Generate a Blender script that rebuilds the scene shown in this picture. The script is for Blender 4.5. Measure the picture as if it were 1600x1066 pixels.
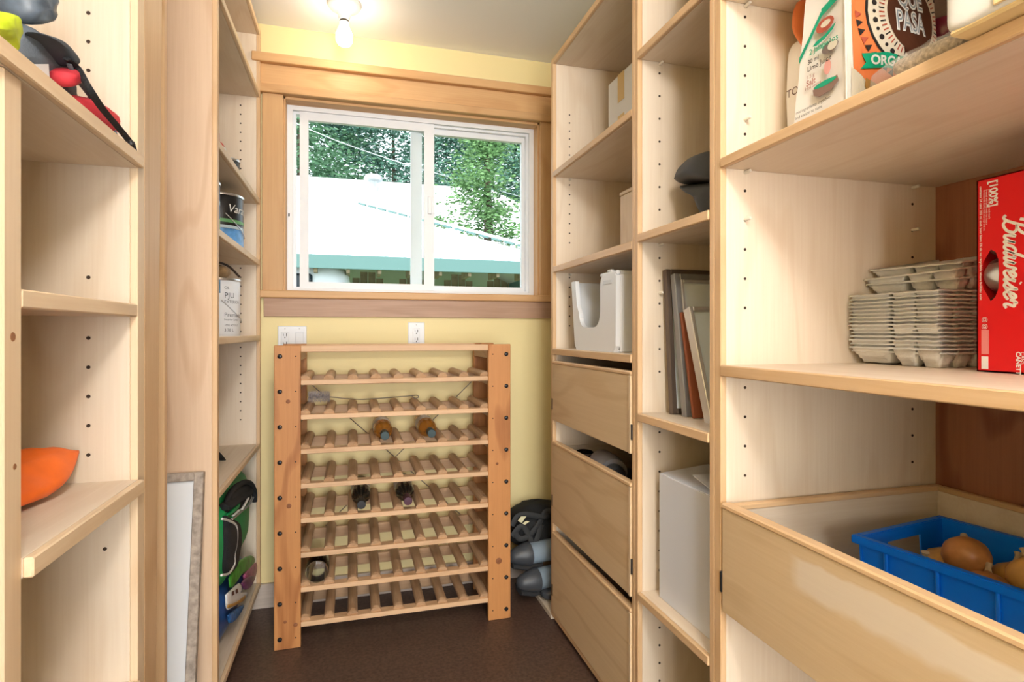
import bpy, bmesh, math, random
from mathutils import Vector, Matrix, noise
random.seed(7)
for o in list(bpy.data.objects): bpy.data.objects.remove(o, do_unlink=True)
S = bpy.context.scene
C = S.collection
PI = math.pi

# ------------------------------------------------------------------ camera
F, TH, HZ, EYE = 887.0, math.radians(15.7), 520.0, 1.15      # focal length in px, yaw, horizon row, eye height
cam = bpy.data.objects.new('camera', bpy.data.cameras.new('camera')); C.objects.link(cam)
cam.location = (0, 0, EYE); cam.rotation_euler = (PI/2, 0, -TH)
cam.data.sensor_width = 36; cam.data.lens = F/1600*36; cam.data.shift_y = -(533-HZ)/1600
cam.data.clip_start = .02; cam.data.clip_end = 300
S.camera = cam
# ------------------------------------------------------------------ light
S.view_settings.view_transform = 'Standard'; S.view_settings.look = 'None'
S.view_settings.gamma = 1; S.view_settings.use_curve_mapping = False
S.view_settings.exposure = 0.2
w = bpy.data.worlds.new('sky'); S.world = w; w.use_nodes = True
bg = w.node_tree.nodes['Background']; bg.inputs[0].default_value = (.86, .94, 1, 1); bg.inputs[1].default_value = 2.3
sun = bpy.data.objects.new('sun', bpy.data.lights.new('sun', 'SUN')); C.objects.link(sun)
sun.data.energy = 4; sun.data.angle = .01; sun.data.color = (1, .95, .86)
sun.rotation_euler = Vector((.45, .62, -.9)).to_track_quat('-Z', 'Y').to_euler()
al = bpy.data.objects.new('doorway_daylight', bpy.data.lights.new('doorway_daylight', 'AREA')); C.objects.link(al)   # added unseen fill light, shining in through the doorway
al.data.shape = 'RECTANGLE'; al.data.size = 2.2; al.data.size_y = 2.0; al.data.energy = 150; al.data.color = (.93, .97, 1)
al.location = (.20, -3.30, 1.15); al.rotation_euler = (PI/2, 0, 0)

# ------------------------------------------------------------------ pixel -> place
_s, _c = math.sin(TH), math.cos(TH)
def ray(u, v):
    cx = (u-800)/F
    return Vector((_s+_c*cx, _c-_s*cx, (HZ-v)/F))
def onX(u, v, X): r = ray(u, v); return r*(X/r.x)+Vector((0, 0, EYE))
def onY(u, v, Y): r = ray(u, v); return r*(Y/r.y)+Vector((0, 0, EYE))
def onZ(u, v, Z): r = ray(u, v); return r*((Z-EYE)/r.z)+Vector((0, 0, EYE))

# ------------------------------------------------------------------ materials
_m = {}
def mat(name, col, rough=.5, metal=0., trans=0., alpha=1., spec=.5, bump=0., bscale=60., emit=None, ior=1.45, var=0., vscale=8.):
    if name in _m: return _m[name]
    m = bpy.data.materials.new(name); m.use_nodes = True; nt = m.node_tree; b = nt.nodes['Principled BSDF']
    b.inputs['Base Color'].default_value = (*col, 1); b.inputs['Roughness'].default_value = rough
    b.inputs['Metallic'].default_value = metal; b.inputs['Transmission Weight'].default_value = trans
    b.inputs['Alpha'].default_value = alpha; b.inputs['IOR'].default_value = ior
    b.inputs['Specular IOR Level'].default_value = spec
    if emit: b.inputs['Emission Color'].default_value = (*emit[0], 1); b.inputs['Emission Strength'].default_value = emit[1]
    if bump or var:
        tc = nt.nodes.new('ShaderNodeTexCoord'); n = nt.nodes.new('ShaderNodeTexNoise')
        n.inputs['Scale'].default_value = bscale if bump else vscale; n.inputs['Detail'].default_value = 5
        nt.links.new(tc.outputs['Object'], n.inputs['Vector'])
        if bump:
            bp = nt.nodes.new('ShaderNodeBump'); bp.inputs['Strength'].default_value = bump; bp.inputs['Distance'].default_value = .01
            nt.links.new(n.outputs['Fac'], bp.inputs['Height']); nt.links.new(bp.outputs['Normal'], b.inputs['Normal'])
        if var:
            n2 = nt.nodes.new('ShaderNodeTexNoise'); n2.inputs['Scale'].default_value = vscale; n2.inputs['Detail'].default_value = 4
            nt.links.new(tc.outputs['Object'], n2.inputs['Vector'])
            r = nt.nodes.new('ShaderNodeValToRGB')
            r.color_ramp.elements[0].position = .3; r.color_ramp.elements[1].position = .7
            r.color_ramp.elements[0].color = (*[x*(1-var) for x in col], 1); r.color_ramp.elements[1].color = (*[min(1, x*(1+var)) for x in col], 1)
            nt.links.new(n2.outputs['Fac'], r.inputs['Fac']); nt.links.new(r.outputs['Color'], b.inputs['Base Color'])
    _m[name] = m; return m

WOODS = {  # light colour, dark colour, figure strength, fine grain strength
    'ply':   ((.82, .70, .56), (.70, .55, .40), .30, .45),
    'birch': ((.74, .555, .34), (.60, .41, .22), .45, .4),
    'edge':  ((.73, .50, .29), (.58, .35, .17), .35, .5),
    'pale':  ((.80, .62, .42), (.67, .47, .28), .35, .5),
    'trim':  ((.66, .40, .19), (.53, .28, .115), .35, .5),
    'pine':  ((.55, .25, .085), (.36, .135, .04), .7, .4),
    'rail':  ((.70, .46, .27), (.54, .31, .16), .45, .5),
    'dowel': ((.56, .36, .21), (.40, .23, .12), .35, .6),
    'alder': ((.72, .53, .37), (.58, .38, .24), .5, .4),
    'mahog': ((.40, .17, .09), (.25, .09, .045), .75, .5),
    'apron': ((.50, .32, .22), (.36, .21, .13), .3, .7),
    'greyw': ((.62, .52, .44), (.46, .37, .30), .3, .6),
}
def wood(kind, axis='z', worn=None):
    key = 'wood_%s_%s%s' % (kind, axis, '_worn' if worn else '')
    if key in _m: return _m[key]
    lt, dk, fig, fine = WOODS[kind]
    m = bpy.data.materials.new(key); m.use_nodes = True; nt = m.node_tree; N = nt.nodes; L = nt.links; b = N['Principled BSDF']
    b.inputs['Roughness'].default_value = .48; b.inputs['Specular IOR Level'].default_value = .35
    tc = N.new('ShaderNodeTexCoord'); oi = N.new('ShaderNodeObjectInfo')
    off = N.new('ShaderNodeVectorMath'); off.operation = 'SCALE'; off.inputs[0].default_value = (3.1, 7.3, 5.7); L.new(oi.outputs['Random'], off.inputs['Scale'])
    add = N.new('ShaderNodeVectorMath'); add.operation = 'ADD'; L.new(tc.outputs['Object'], add.inputs[0]); L.new(off.outputs[0], add.inputs[1])
    def mapped(across, along):
        mp = N.new('ShaderNodeMapping'); sc = [across]*3; sc['xyz'.index(axis)] = along
        mp.inputs['Scale'].default_value = sc; L.new(add.outputs[0], mp.inputs['Vector']); return mp
    n1 = N.new('ShaderNodeTexNoise'); n1.inputs['Scale'].default_value = 1; n1.inputs['Detail'].default_value = 6; n1.inputs['Roughness'].default_value = .65
    L.new(mapped(140, 4).outputs[0], n1.inputs['Vector'])
    n2 = N.new('ShaderNodeTexNoise'); n2.inputs['Scale'].default_value = 1; n2.inputs['Detail'].default_value = 1.5
    L.new(mapped(7, 1.3).outputs[0], n2.inputs['Vector'])
    mu = N.new('ShaderNodeMath'); mu.operation = 'MULTIPLY'; mu.inputs[1].default_value = 26; L.new(n2.outputs['Fac'], mu.inputs[0])
    si = N.new('ShaderNodeMath'); si.operation = 'SINE'; L.new(mu.outputs[0], si.inputs[0])
    pw = N.new('ShaderNodeMapRange'); pw.inputs['From Min'].default_value = .55; pw.inputs['From Max'].default_value = 1; L.new(si.outputs[0], pw.inputs['Value'])
    f1 = N.new('ShaderNodeMapRange'); f1.inputs['From Min'].default_value = .3; f1.inputs['From Max'].default_value = .75; f1.inputs['To Max'].default_value = fine; L.new(n1.outputs['Fac'], f1.inputs['Value'])
    f2 = N.new('ShaderNodeMath'); f2.operation = 'MULTIPLY_ADD'; f2.inputs[1].default_value = fig; L.new(pw.outputs[0], f2.inputs[0]); L.new(f1.outputs[0], f2.inputs[2])
    mx = N.new('ShaderNodeMix'); mx.data_type = 'RGBA'; mx.inputs[6].default_value = (*lt, 1); mx.inputs[7].default_value = (*dk, 1); L.new(f2.outputs[0], mx.inputs[0])
    out = mx.outputs[2]
    hs = N.new('ShaderNodeHueSaturation'); L.new(out, hs.inputs['Color'])
    vr = N.new('ShaderNodeMapRange'); vr.inputs['To Min'].default_value = .93; vr.inputs['To Max'].default_value = 1.06; L.new(oi.outputs['Random'], vr.inputs['Value']); L.new(vr.outputs[0], hs.inputs['Value'])
    out = hs.outputs['Color']
    if worn:   # a rubbed, paler patch with ragged edges (y0, z0, z1 in the board's own frame)
        y0, z0, z1 = worn
        sx = N.new('ShaderNodeSeparateXYZ'); nn = N.new('ShaderNodeTexNoise'); nn.inputs['Scale'].default_value = 14; L.new(tc.outputs['Object'], nn.inputs['Vector'])
        dv = N.new('ShaderNodeVectorMath'); dv.operation = 'MULTIPLY_ADD'; dv.inputs[1].default_value = (.05, .05, .03); L.new(nn.outputs['Color'], dv.inputs[0]); L.new(tc.outputs['Object'], dv.inputs[2]); L.new(dv.outputs[0], sx.inputs[0])
        def step(sock, a, bb):
            r = N.new('ShaderNodeMapRange'); r.inputs['From Min'].default_value = a; r.inputs['From Max'].default_value = bb; L.new(sock, r.inputs['Value']); return r.outputs[0]
        a = step(sx.outputs['Y'], y0+.03, y0); bz = step(sx.outputs['Z'], z0, z0+.012); cz = step(sx.outputs['Z'], z1+.006, z1)
        m1 = N.new('ShaderNodeMath'); m1.operation = 'MULTIPLY'; L.new(a, m1.inputs[0]); L.new(bz, m1.inputs[1])
        m2 = N.new('ShaderNodeMath'); m2.operation = 'MULTIPLY'; L.new(m1.outputs[0], m2.inputs[0]); L.new(cz, m2.inputs[1])
        m3 = N.new('ShaderNodeMath'); m3.operation = 'MULTIPLY'; m3.inputs[1].default_value = .6; L.new(m2.outputs[0], m3.inputs[0])
        wx = N.new('ShaderNodeMix'); wx.data_type = 'RGBA'; wx.inputs[7].default_value = (.80, .71, .60, 1); L.new(out, wx.inputs[6]); L.new(m3.outputs[0], wx.inputs[0]); out = wx.outputs[2]
    L.new(out, b.inputs['Base Color'])
    bp = N.new('ShaderNodeBump'); bp.inputs['Strength'].default_value = .12; bp.inputs['Distance'].default_value = .002; L.new(n1.outputs['Fac'], bp.inputs['Height']); L.new(bp.outputs[0], b.inputs['Normal'])
    _m[key] = m; return m

BLACK = lambda: mat('black_plastic', (.012, .012, .013), .45)
WHITE = lambda: mat('white_plastic', (.80, .81, .83), .35)
GREYFAB = lambda: mat('grey_fabric', (.13, .155, .19), .8, bump=.3, bscale=300)
BLKFAB = lambda: mat('black_fabric', (.016, .017, .019), .85, bump=.4, bscale=300)
REDFAB = lambda: mat('red_fabric', (.50, .03, .045), .7, var=.3, vscale=14)

# ------------------------------------------------------------------ mesh helpers
W = {}
def link(name, me, parent=None, loc=(0, 0, 0)):
    o = bpy.data.objects.new(name, me); C.objects.link(o)
    loc = Vector(loc); W[o.name] = loc
    if parent: o.parent = parent; o.location = loc-W[parent.name]
    else: o.location = loc
    return o
def finish(name, bm, m, parent=None, loc=None, smooth=False):
    """bm in world coordinates -> one mesh object whose origin sits at loc (default: middle of its base)"""
    bmesh.ops.recalc_face_normals(bm, faces=bm.faces)
    if loc is None:
        vs = [v.co for v in bm.verts]
        loc = Vector(((min(v.x for v in vs)+max(v.x for v in vs))/2, (min(v.y for v in vs)+max(v.y for v in vs))/2, min(v.z for v in vs)))
    loc = Vector(loc); bmesh.ops.translate(bm, verts=bm.verts, vec=-loc)
    me = bpy.data.meshes.new(name); bm.to_mesh(me); bm.free()
    if smooth:
        for p in me.polygons: p.use_smooth = True
        if smooth != True:
            me.set_sharp_from_angle(angle=math.radians(smooth))
    if isinstance(m, (list, tuple)):
        for x in m: me.materials.append(x)
    else: me.materials.append(m)
    return link(name, me, parent, loc)
def add_box(bm, x0, x1, y0, y1, z0, z1):
    v = [bm.verts.new((x, y, z)) for x in (x0, x1) for y in (y0, y1) for z in (z0, z1)]
    for f in ((0, 1, 3, 2), (4, 6, 7, 5), (0, 4, 5, 1), (2, 3, 7, 6), (0, 2, 6, 4), (1, 5, 7, 3)): bm.faces.new([v[i] for i in f])
    return v
def box(name, b, m, parent=None, bevel=.0015, rot=None, seg=1):
    bm = bmesh.new(); add_box(bm, *b)
    if bevel: bmesh.ops.bevel(bm, geom=list(bm.edges), offset=bevel, segments=seg, affect='EDGES')
    if rot: bmesh.ops.rotate(bm, verts=bm.verts, cent=rot[0], matrix=Matrix.Rotation(rot[2], 3, rot[1]))
    return finish(name, bm, m, parent)
def boxes(name, bs, m, parent=None, bevel=0):
    bm = bmesh.new()
    for b in bs: add_box(bm, *b)
    if bevel: bmesh.ops.bevel(bm, geom=list(bm.edges), offset=bevel, segments=1, affect='EDGES')
    return finish(name, bm, m, parent)
def thing(name, label, cat, loc, group=None):
    o = link(name, None, None, loc); o['label'] = label; o['category'] = cat
    if group: o['group'] = group
    return o
def tag(o, label, cat, group=None):
    o['label'] = label; o['category'] = cat
    if group: o['group'] = group
    return o
def struct(o): o['kind'] = 'structure'; return o
def frame_for(d):
    d = d.normalized(); a = Vector((0, 0, 1)) if abs(d.z) < .9 else Vector((1, 0, 0))
    u = d.cross(a).normalized(); return u, u.cross(d).normalized()
def smooth_path(pts, n=6):
    pts = [Vector(p) for p in pts]; out = []
    for i in range(len(pts)-1):
        p0 = pts[max(i-1, 0)]; p1 = pts[i]; p2 = pts[i+1]; p3 = pts[min(i+2, len(pts)-1)]
        for k in range(n):
            t = k/n
            out.append(.5*((2*p1)+(p2-p0)*t+(2*p0-5*p1+4*p2-p3)*t*t+(3*p1-p0-3*p2+p3)*t**3))
    out.append(pts[-1]); return out
def add_tube(bm, pts, rad, seg=10, flat=1., cap=True, up=None):
    rings = []; pts = [Vector(p) for p in pts]
    pu = None
    for i, p in enumerate(pts):
        d = pts[min(i+1, len(pts)-1)]-pts[max(i-1, 0)]
        if up is not None: b = Vector(up); a = d.normalized().cross(b).normalized(); b = a.cross(d.normalized())
        elif pu is None: a, b = frame_for(d)
        else:
            dn = d.normalized(); a = (pu-dn*pu.dot(dn)).normalized(); b = a.cross(dn)
        pu = a
        r = rad[i] if isinstance(rad, (list, tuple)) else rad
        rx, ry = (r if isinstance(r, (list, tuple)) else (r, r*flat))
        rings.append([bm.verts.new(p+a*math.cos(2*PI*k/seg)*rx+b*math.sin(2*PI*k/seg)*ry) for k in range(seg)])
    for r0, r1 in zip(rings, rings[1:]):
        for k in range(seg): bm.faces.new((r0[k], r0[(k+1) % seg], r1[(k+1) % seg], r1[k]))
    if cap: bm.faces.new(rings[0][::-1]); bm.faces.new(rings[-1])
def tube(name, pts, rad, m, parent=None, seg=10, flat=1., up=None, n=0, loc=None):
    bm = bmesh.new(); add_tube(bm, smooth_path(pts, n) if n else pts, rad, seg, flat, up=up)
    return finish(name, bm, m, parent, smooth=50, loc=loc)
def add_lathe(bm, prof, M=None, seg=24, cap=True):
    """prof: (radius, height) pairs about local z, placed by matrix M"""
    M = M or Matrix(); rings = []
    for r, h in prof: rings.append([bm.verts.new(M @ Vector((r*math.cos(2*PI*k/seg), r*math.sin(2*PI*k/seg), h))) for k in range(seg)])
    for r0, r1 in zip(rings, rings[1:]):
        for k in range(seg): bm.faces.new((r0[k], r0[(k+1) % seg], r1[(k+1) % seg], r1[k]))
    if cap: bm.faces.new(rings[0][::-1]); bm.faces.new(rings[-1])
def lathe(name, prof, m, parent=None, M=None, seg=24, cap=True, smooth=40, loc=None):
    bm = bmesh.new(); add_lathe(bm, prof, M, seg, cap); return finish(name, bm, m, parent, loc, smooth)
def puffy(name, pts, half, nrm, m, parent=None, n=5, wr=.0, ws=18, seed=0, power=.6, sub=8, flatback=False, pinch=.12):
    """inflated cushion from an outline (world points) with real thickness 2*half along nrm"""
    P = smooth_path(list(pts)+[pts[0]], sub)[:-1]; nrm = Vector(nrm).normalized(); c = sum(P, Vector())/len(P)
    bm = bmesh.new(); rings = {}
    def ring(s, h):
        out = []
        for p in P:
            q = c+(p-c)*s+nrm*h
            if wr:
                k = noise.noise(q*ws+Vector((seed, seed*2, 3)))+.5*noise.noise(q*ws*2.3)
                q = q+nrm*k*wr*(1 if h >= 0 else -1)*(.3+.7*min(1, abs(h)/half))
            out.append(bm.verts.new(q))
        return out
    seq = []
    for side in ((1,) if flatback else (1, -1)):
        rs = []
        for k in range(n+1):
            a = k/n*PI/2; s = pinch+(1-pinch)*math.cos(a)**power if k < n else pinch
            rs.append((s, side*half*math.sin(a)**.9))
        seq.append(rs)
    full = [ring(1, 0)]
    for rs in seq:
        prev = full[0]
        for s, h in rs[1:]:
            r = ring(s, h); N = len(P)
            for k in range(N): bm.faces.new((prev[k], prev[(k+1) % N], r[(k+1) % N], r[k]))
            prev = r
        bm.faces.new(prev)
    if flatback: bm.faces.new(full[0])
    return finish(name, bm, m, parent, smooth=True)
def rbox(name, b, m, parent=None, e=.35, wr=.0, ws=15, seg=28, rot=None):
    """soft rounded box (super-ellipsoid) filling bounds b"""
    x0, x1, y0, y1, z0, z1 = b; c = Vector(((x0+x1)/2, (y0+y1)/2, (z0+z1)/2)); h = Vector(((x1-x0)/2, (y1-y0)/2, (z1-z0)/2))
    sp = lambda t: math.copysign(abs(t)**e, t); bm = bmesh.new(); rows = []
    nr = seg//2
    for i in range(1, nr):
        la = -PI/2+PI*i/nr; row = []
        for k in range(seg):
            lo = 2*PI*k/seg
            q = Vector((h.x*sp(math.cos(la))*sp(math.cos(lo)), h.y*sp(math.cos(la))*sp(math.sin(lo)), h.z*sp(math.sin(la))))
            if wr: q += q.normalized()*wr*(noise.noise((q+c)*ws)+.5*noise.noise((q+c)*ws*2.2))
            row.append(bm.verts.new(c+q))
        rows.append(row)
    for a, bb in zip(rows, rows[1:]):
        for k in range(seg): bm.faces.new((a[k], a[(k+1) % seg], bb[(k+1) % seg], bb[k]))
    bm.faces.new(rows[0][::-1]); bm.faces.new(rows[-1])
    if rot: bmesh.ops.rotate(bm, verts=bm.verts, cent=c, matrix=Matrix.Rotation(rot[1], 3, rot[0]))
    return finish(name, bm, m, parent, smooth=True)
def flatpoly(name, pts, m, parent, off=None, thick=.0008):
    """thin printed / stuck-on patch"""
    bm = bmesh.new(); pts = [Vector(p) for p in pts]
    nn = (pts[1]-pts[0]).cross(pts[2]-pts[0]).normalized()
    if off is not None and nn.dot(off) < 0: nn = -nn
    a = [bm.verts.new(p) for p in pts]; b = [bm.verts.new(p+nn*thick) for p in pts]; N = len(pts)
    bm.faces.new(a); bm.faces.new(b)
    for k in range(N): bm.faces.new((a[k], a[(k+1) % N], b[(k+1) % N], b[k]))
    return finish(name, bm, m, parent)
def text(name, s, size, m, parent, org, right, up, shear=0., bold=0., wrap=None, align='LEFT', thick=.0004, sx=1.):
    """flat lettering lying on a surface; wrap=(centre, radius) bends it round a vertical can"""
    cu = bpy.data.curves.new('t', 'FONT'); cu.body = s; cu.size = size; cu.shear = shear; cu.offset = bold; cu.align_x = align; cu.resolution_u = 3
    ob = bpy.data.objects.new('t', cu); C.objects.link(ob)
    dg = bpy.context.evaluated_depsgraph_get(); me = bpy.data.meshes.new_from_object(ob.evaluated_get(dg))
    bpy.data.objects.remove(ob); bpy.data.curves.remove(cu)
    org = Vector(org); right = Vector(right).normalized(); up = Vector(up).normalized(); nn = right.cross(up)
    for v in me.vertices:
        x, y = v.co.x*sx, v.co.y
        if wrap:
            c, r, a0 = wrap; a = a0+x/r
            v.co = Vector((c[0]+(r+thick)*math.cos(a), c[1]+(r+thick)*math.sin(a), org.z+y))-org
        else: v.co = right*x+up*y+nn*thick
    me.materials.append(m); me.name = name
    return link(name, me, parent, org)

# ================================================================== the room
WY = 2.574           # face of the window wall
XL, XRW, YF, ZC = -.90, 1.41, -1.25, 2.444
yellow = mat('yellow_paint', (.84, .705, .36), .55, bump=.05, bscale=220)
cork = mat('dark_cork_floor', (.095, .056, .042), .38, var=.35, vscale=90, spec=.4)
ceilm = mat('ceiling_paint', (.92, .915, .91), .7)
struct(box('floor', (XL-.1, XRW+.1, YF-.1, WY+.16, -.08, 0), cork, bevel=0))
struct(box('ceiling', (XL-.1, XRW+.1, YF-.1, WY+.16, ZC, ZC+.12), ceilm, bevel=0))
struct(box('wall_left', (XL-.1, XL, YF-.1, WY, 0, ZC), yellow, bevel=0))
struct(box('wall_right', (XRW, XRW+.1, YF-.1, WY, 0, ZC), yellow, bevel=0))
struct(boxes('wall_front', [(XL, -.50, YF-.1, YF, 0, ZC), (.95, XRW, YF-.1, YF, 0, ZC), (-.50, .95, YF-.1, YF, 2.10, ZC)], yellow))  # unseen doorway, added to let the fill light in
hallp = mat('hall_paint', (.80, .79, .76), .7)  # the unseen hall is added to keep sun out of the doorway
struct(box('floor_added_hall', (-1.7, 2.2, -3.6, YF-.1, -.08, 0), mat('hall_floor', (.30, .22, .15), .5), bevel=0)); struct(box('ceiling_added_hall', (-1.7, 2.2, -3.6, YF-.1, ZC, ZC+.12), ceilm, bevel=0))
struct(boxes('wall_added_hall', [(-1.7, -1.6, -3.6, YF-.1, 0, ZC), (2.1, 2.2, -3.6, YF-.1, 0, ZC), (-1.6, 2.1, -3.6, -3.5, 0, ZC), (-1.6, XL, YF-.2, YF-.1, 0, ZC), (XRW, 2.1, YF-.2, YF-.1, 0, ZC)], hallp))
WX0, WX1, WZ0, WZ1 = -.284, .862, 1.327, 2.152          # window opening
wb = boxes('wall_back', [(XL-.1, WX0, WY, WY+.16, 0, ZC), (WX1, XRW+.1, WY, WY+.16, 0, ZC), (WX0, WX1, WY, WY+.16, 0, WZ0), (WX0, WX1, WY, WY+.16, WZ1, ZC)], yellow); struct(wb)
d1 = link('door_added', None, None, (.20, YF, 0)); d1['kind'] = 'structure'  # casing of the added doorway
for b_ in ((-.57, -.50, YF, YF+.018, 0, 2.10), (.95, 1.02, YF, YF+.018, 0, 2.10), (-.57, 1.02, YF, YF+.018, 2.10, 2.19)): box('door_casing', b_, wood('trim', 'z'), d1)
struct(box('baseboard_back', (XL, XRW, WY-.016, WY, 0, .10), wood('greyw', 'x')))
# window trim
t1 = link('trim_1', None, None, (.289, WY, WZ0)); t1['kind'] = 'structure'
TR = wood('trim', 'x'); TRz = wood('trim', 'z')
box('head_cap', (-.398, 1.0, WY-.050, WY, 2.270, 2.307), TR, t1, .003)
box('head_board', (-.368, .965, WY-.024, WY, 2.182, 2.270), TR, t1)
box('fillet', (-.385, .98, WY-.036, WY, 2.150, 2.184), TR, t1, .003)
box('side_casing', (-.362, WX0+.004, WY-.020, WY, 1.327, 2.150), TRz, t1)
box('side_casing', (WX1-.004, .944, WY-.020, WY, 1.327, 2.150), TRz, t1)
box('sill', (-.372, .96, WY-.034, WY+.072, 1.296, 1.3275), TR, t1, .004)
box('apron', (-.356, .945, WY-.018, WY, 1.218, 1.296), wood('apron', 'x'), t1)
box('jamb_board', (WX0-.001, WX0+.012, WY, WY+.075, 1.3275, 2.152), TRz, t1)
box('jamb_board', (WX1-.012, WX1+.001, WY, WY+.075, 1.3275, 2.152), TRz, t1)
box('jamb_board', (WX0, WX1, WY, WY+.075, 2.140, 2.153), TR, t1)
# sliding window
win = link('window_1', None, None, (.289, WY+.1, WZ0)); win['kind'] = 'structure'
vin = mat('white_vinyl', (.82, .83, .85), .35)
glass = mat('window_glass', (.95, 1, 1), .0, trans=1, ior=1.01, spec=.3)
A0, A1, B0, B1 = WX0+.012, WX1-.012, WZ0+.001, WZ1-.012
def frame_bars(name, x0, x1, z0, z1, wl, wr_, wb_, wt, y0, y1, parent, m=vin):
    bm = bmesh.new()
    for b in ((x0, x0+wl, y0, y1, z0, z1), (x1-wr_, x1, y0, y1, z0, z1), (x0+wl, x1-wr_, y0, y1, z0, z0+wb_), (x0+wl, x1-wr_, y0, y1, z1-wt, z1)): add_box(bm, *b)
    return finish(name, bm, m, parent)
frame_bars('outer_frame', A0, A1, B0, B1, .022, .022, .016, .020, WY+.060, WY+.150, win)
frame_bars('track_lip', A0+.022, A1-.022, B0+.016, B1-.020, .012, .012, .008, .010, WY+.080, WY+.100, win)
sx0, sx1 = -.222, .366
sash = frame_bars('sliding_sash', sx0, sx1, B0+.017, B1-.021, .036, .046, .028, .036, WY+.066, WY+.088, win)
box('pane', (sx0+.03, sx1-.04, WY+.075, WY+.079, B0+.04, B1-.05), glass, sash, 0)
fx = frame_bars('fixed_sash', .262, A1-.021, B0+.017, B1-.021, .052, .028, .026, .034, WY+.102, WY+.128, win)
box('pane', (.30, A1-.045, WY+.113, WY+.117, B0+.038, B1-.05), glass, fx, 0)
box('latch', (sx1-.03, sx1-.012, WY+.056, WY+.066, 1.70, 1.78), vin, sash, .002)
box('keeper', (A0+.004, A0+.010, WY+.056, WY+.060, 1.655, 1.668), BLACK(), win, .0005)

# ceiling bulb
FX, FY = -.031, 2.33
cl = thing('ceiling_light', 'bare round bulb glowing in white porcelain lampholder on ceiling', 'light', (FX, FY, ZC))
porc = mat('porcelain', (.85, .84, .82), .2)
lathe('lampholder', [(.064, 0), (.064, -.008), (.058, -.016), (.040, -.026), (.026, -.040), (.021, -.058), (.0205, -.064), (.018, -.065)], porc, cl, Matrix.Translation((FX, FY, ZC)), 32)
lathe('bulb_collar', [(.0175, -.063), (.0175, -.070), (.019, -.073)], mat('dark_metal', (.08, .07, .06), .4, .8), cl, Matrix.Translation((FX, FY, ZC)))
bulb = lathe('bulb', [(.016, -.072), (.018, -.088), (.025, -.104), (.031, -.120), (.0325, -.134), (.030, -.148), (.022, -.160), (.010, -.166), (.001, -.1675)], mat('bulb_glow', (1, .95, .85), .3, emit=((1, .86, .66), 36)), cl, Matrix.Translation((FX, FY, ZC)))
# opal globe added as fill light, unseen behind the camera
gl = thing('globe_fill', 'added white opal globe fill lamp, unseen behind the camera', 'light', (.20, -.45, ZC))
lathe('canopy', [(.06, 0), (.055, -.02), (.012, -.03), (.012, -.09), (.05, -.10)], porc, gl, Matrix.Translation((.20, -.45, ZC)), 24)
lathe('globe', [(.02, -.10)]+[(.14*math.sin(a), -.235+.14*math.cos(a)) for a in [PI*k/14 for k in range(1, 14)]]+[(.01, -.375)], mat('globe_fill_glow', (.9, .9, .9), .4, emit=((1, .965, .92), 84)), gl, Matrix.Translation((.20, -.45, ZC)), 28)

# wall plates
def outlet(x0, x1, z0, z1, kinds, label):
    o = thing('wall_outlet' if len(kinds) == 1 else 'outlet_and_switch', label, 'outlet', ((x0+x1)/2, WY, z0))
    box('plate', (x0, x1, WY-.006, WY, z0, z1), WHITE(), o, .0025)
    n = len(kinds); dark = mat('slot_dark', (.02, .02, .02), .6)
    for i, k in enumerate(kinds):
        cx = x0+(x1-x0)*(i+.5)/n; zc = (z0+z1)/2
        ins = box('insert' if k == 'o' else 'rocker', (cx-.0165, cx+.0165, WY-.0085, WY-.005, zc-.033, zc+.033), mat('white_insert', (.76, .77, .79), .3), o, .002)
        if k == 'o':
            bm = bmesh.new()
            for dz in (.018, -.018):
                for dx, w_, h_ in ((-.006, .0012, .005), (.006, .0012, .006)): add_box(bm, cx+dx-w_, cx+dx+w_, WY-.0089, WY-.0084, zc+dz-h_+.003, zc+dz+h_+.003)
                add_box(bm, cx-.0022, cx+.0022, WY-.0089, WY-.0084, zc+dz-.0105, zc+dz-.006)
            finish('slots', bm, dark, ins)
        lathe('screw', [(.003, 0), (.003, .0012)], mat('screw', (.6, .6, .6), .4), o, Matrix.Translation((cx, WY-.006, z1-.011)) @ Matrix.Rotation(PI/2, 4, 'X'), 8)
outlet(-.303, -.188, 1.062, 1.178, 'os', 'double white wall plate with outlet and rocker switch, left of rack')
outlet(.239, .313, 1.078, 1.196, 'o', 'single white wall outlet plate above right half of the wine rack')

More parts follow.
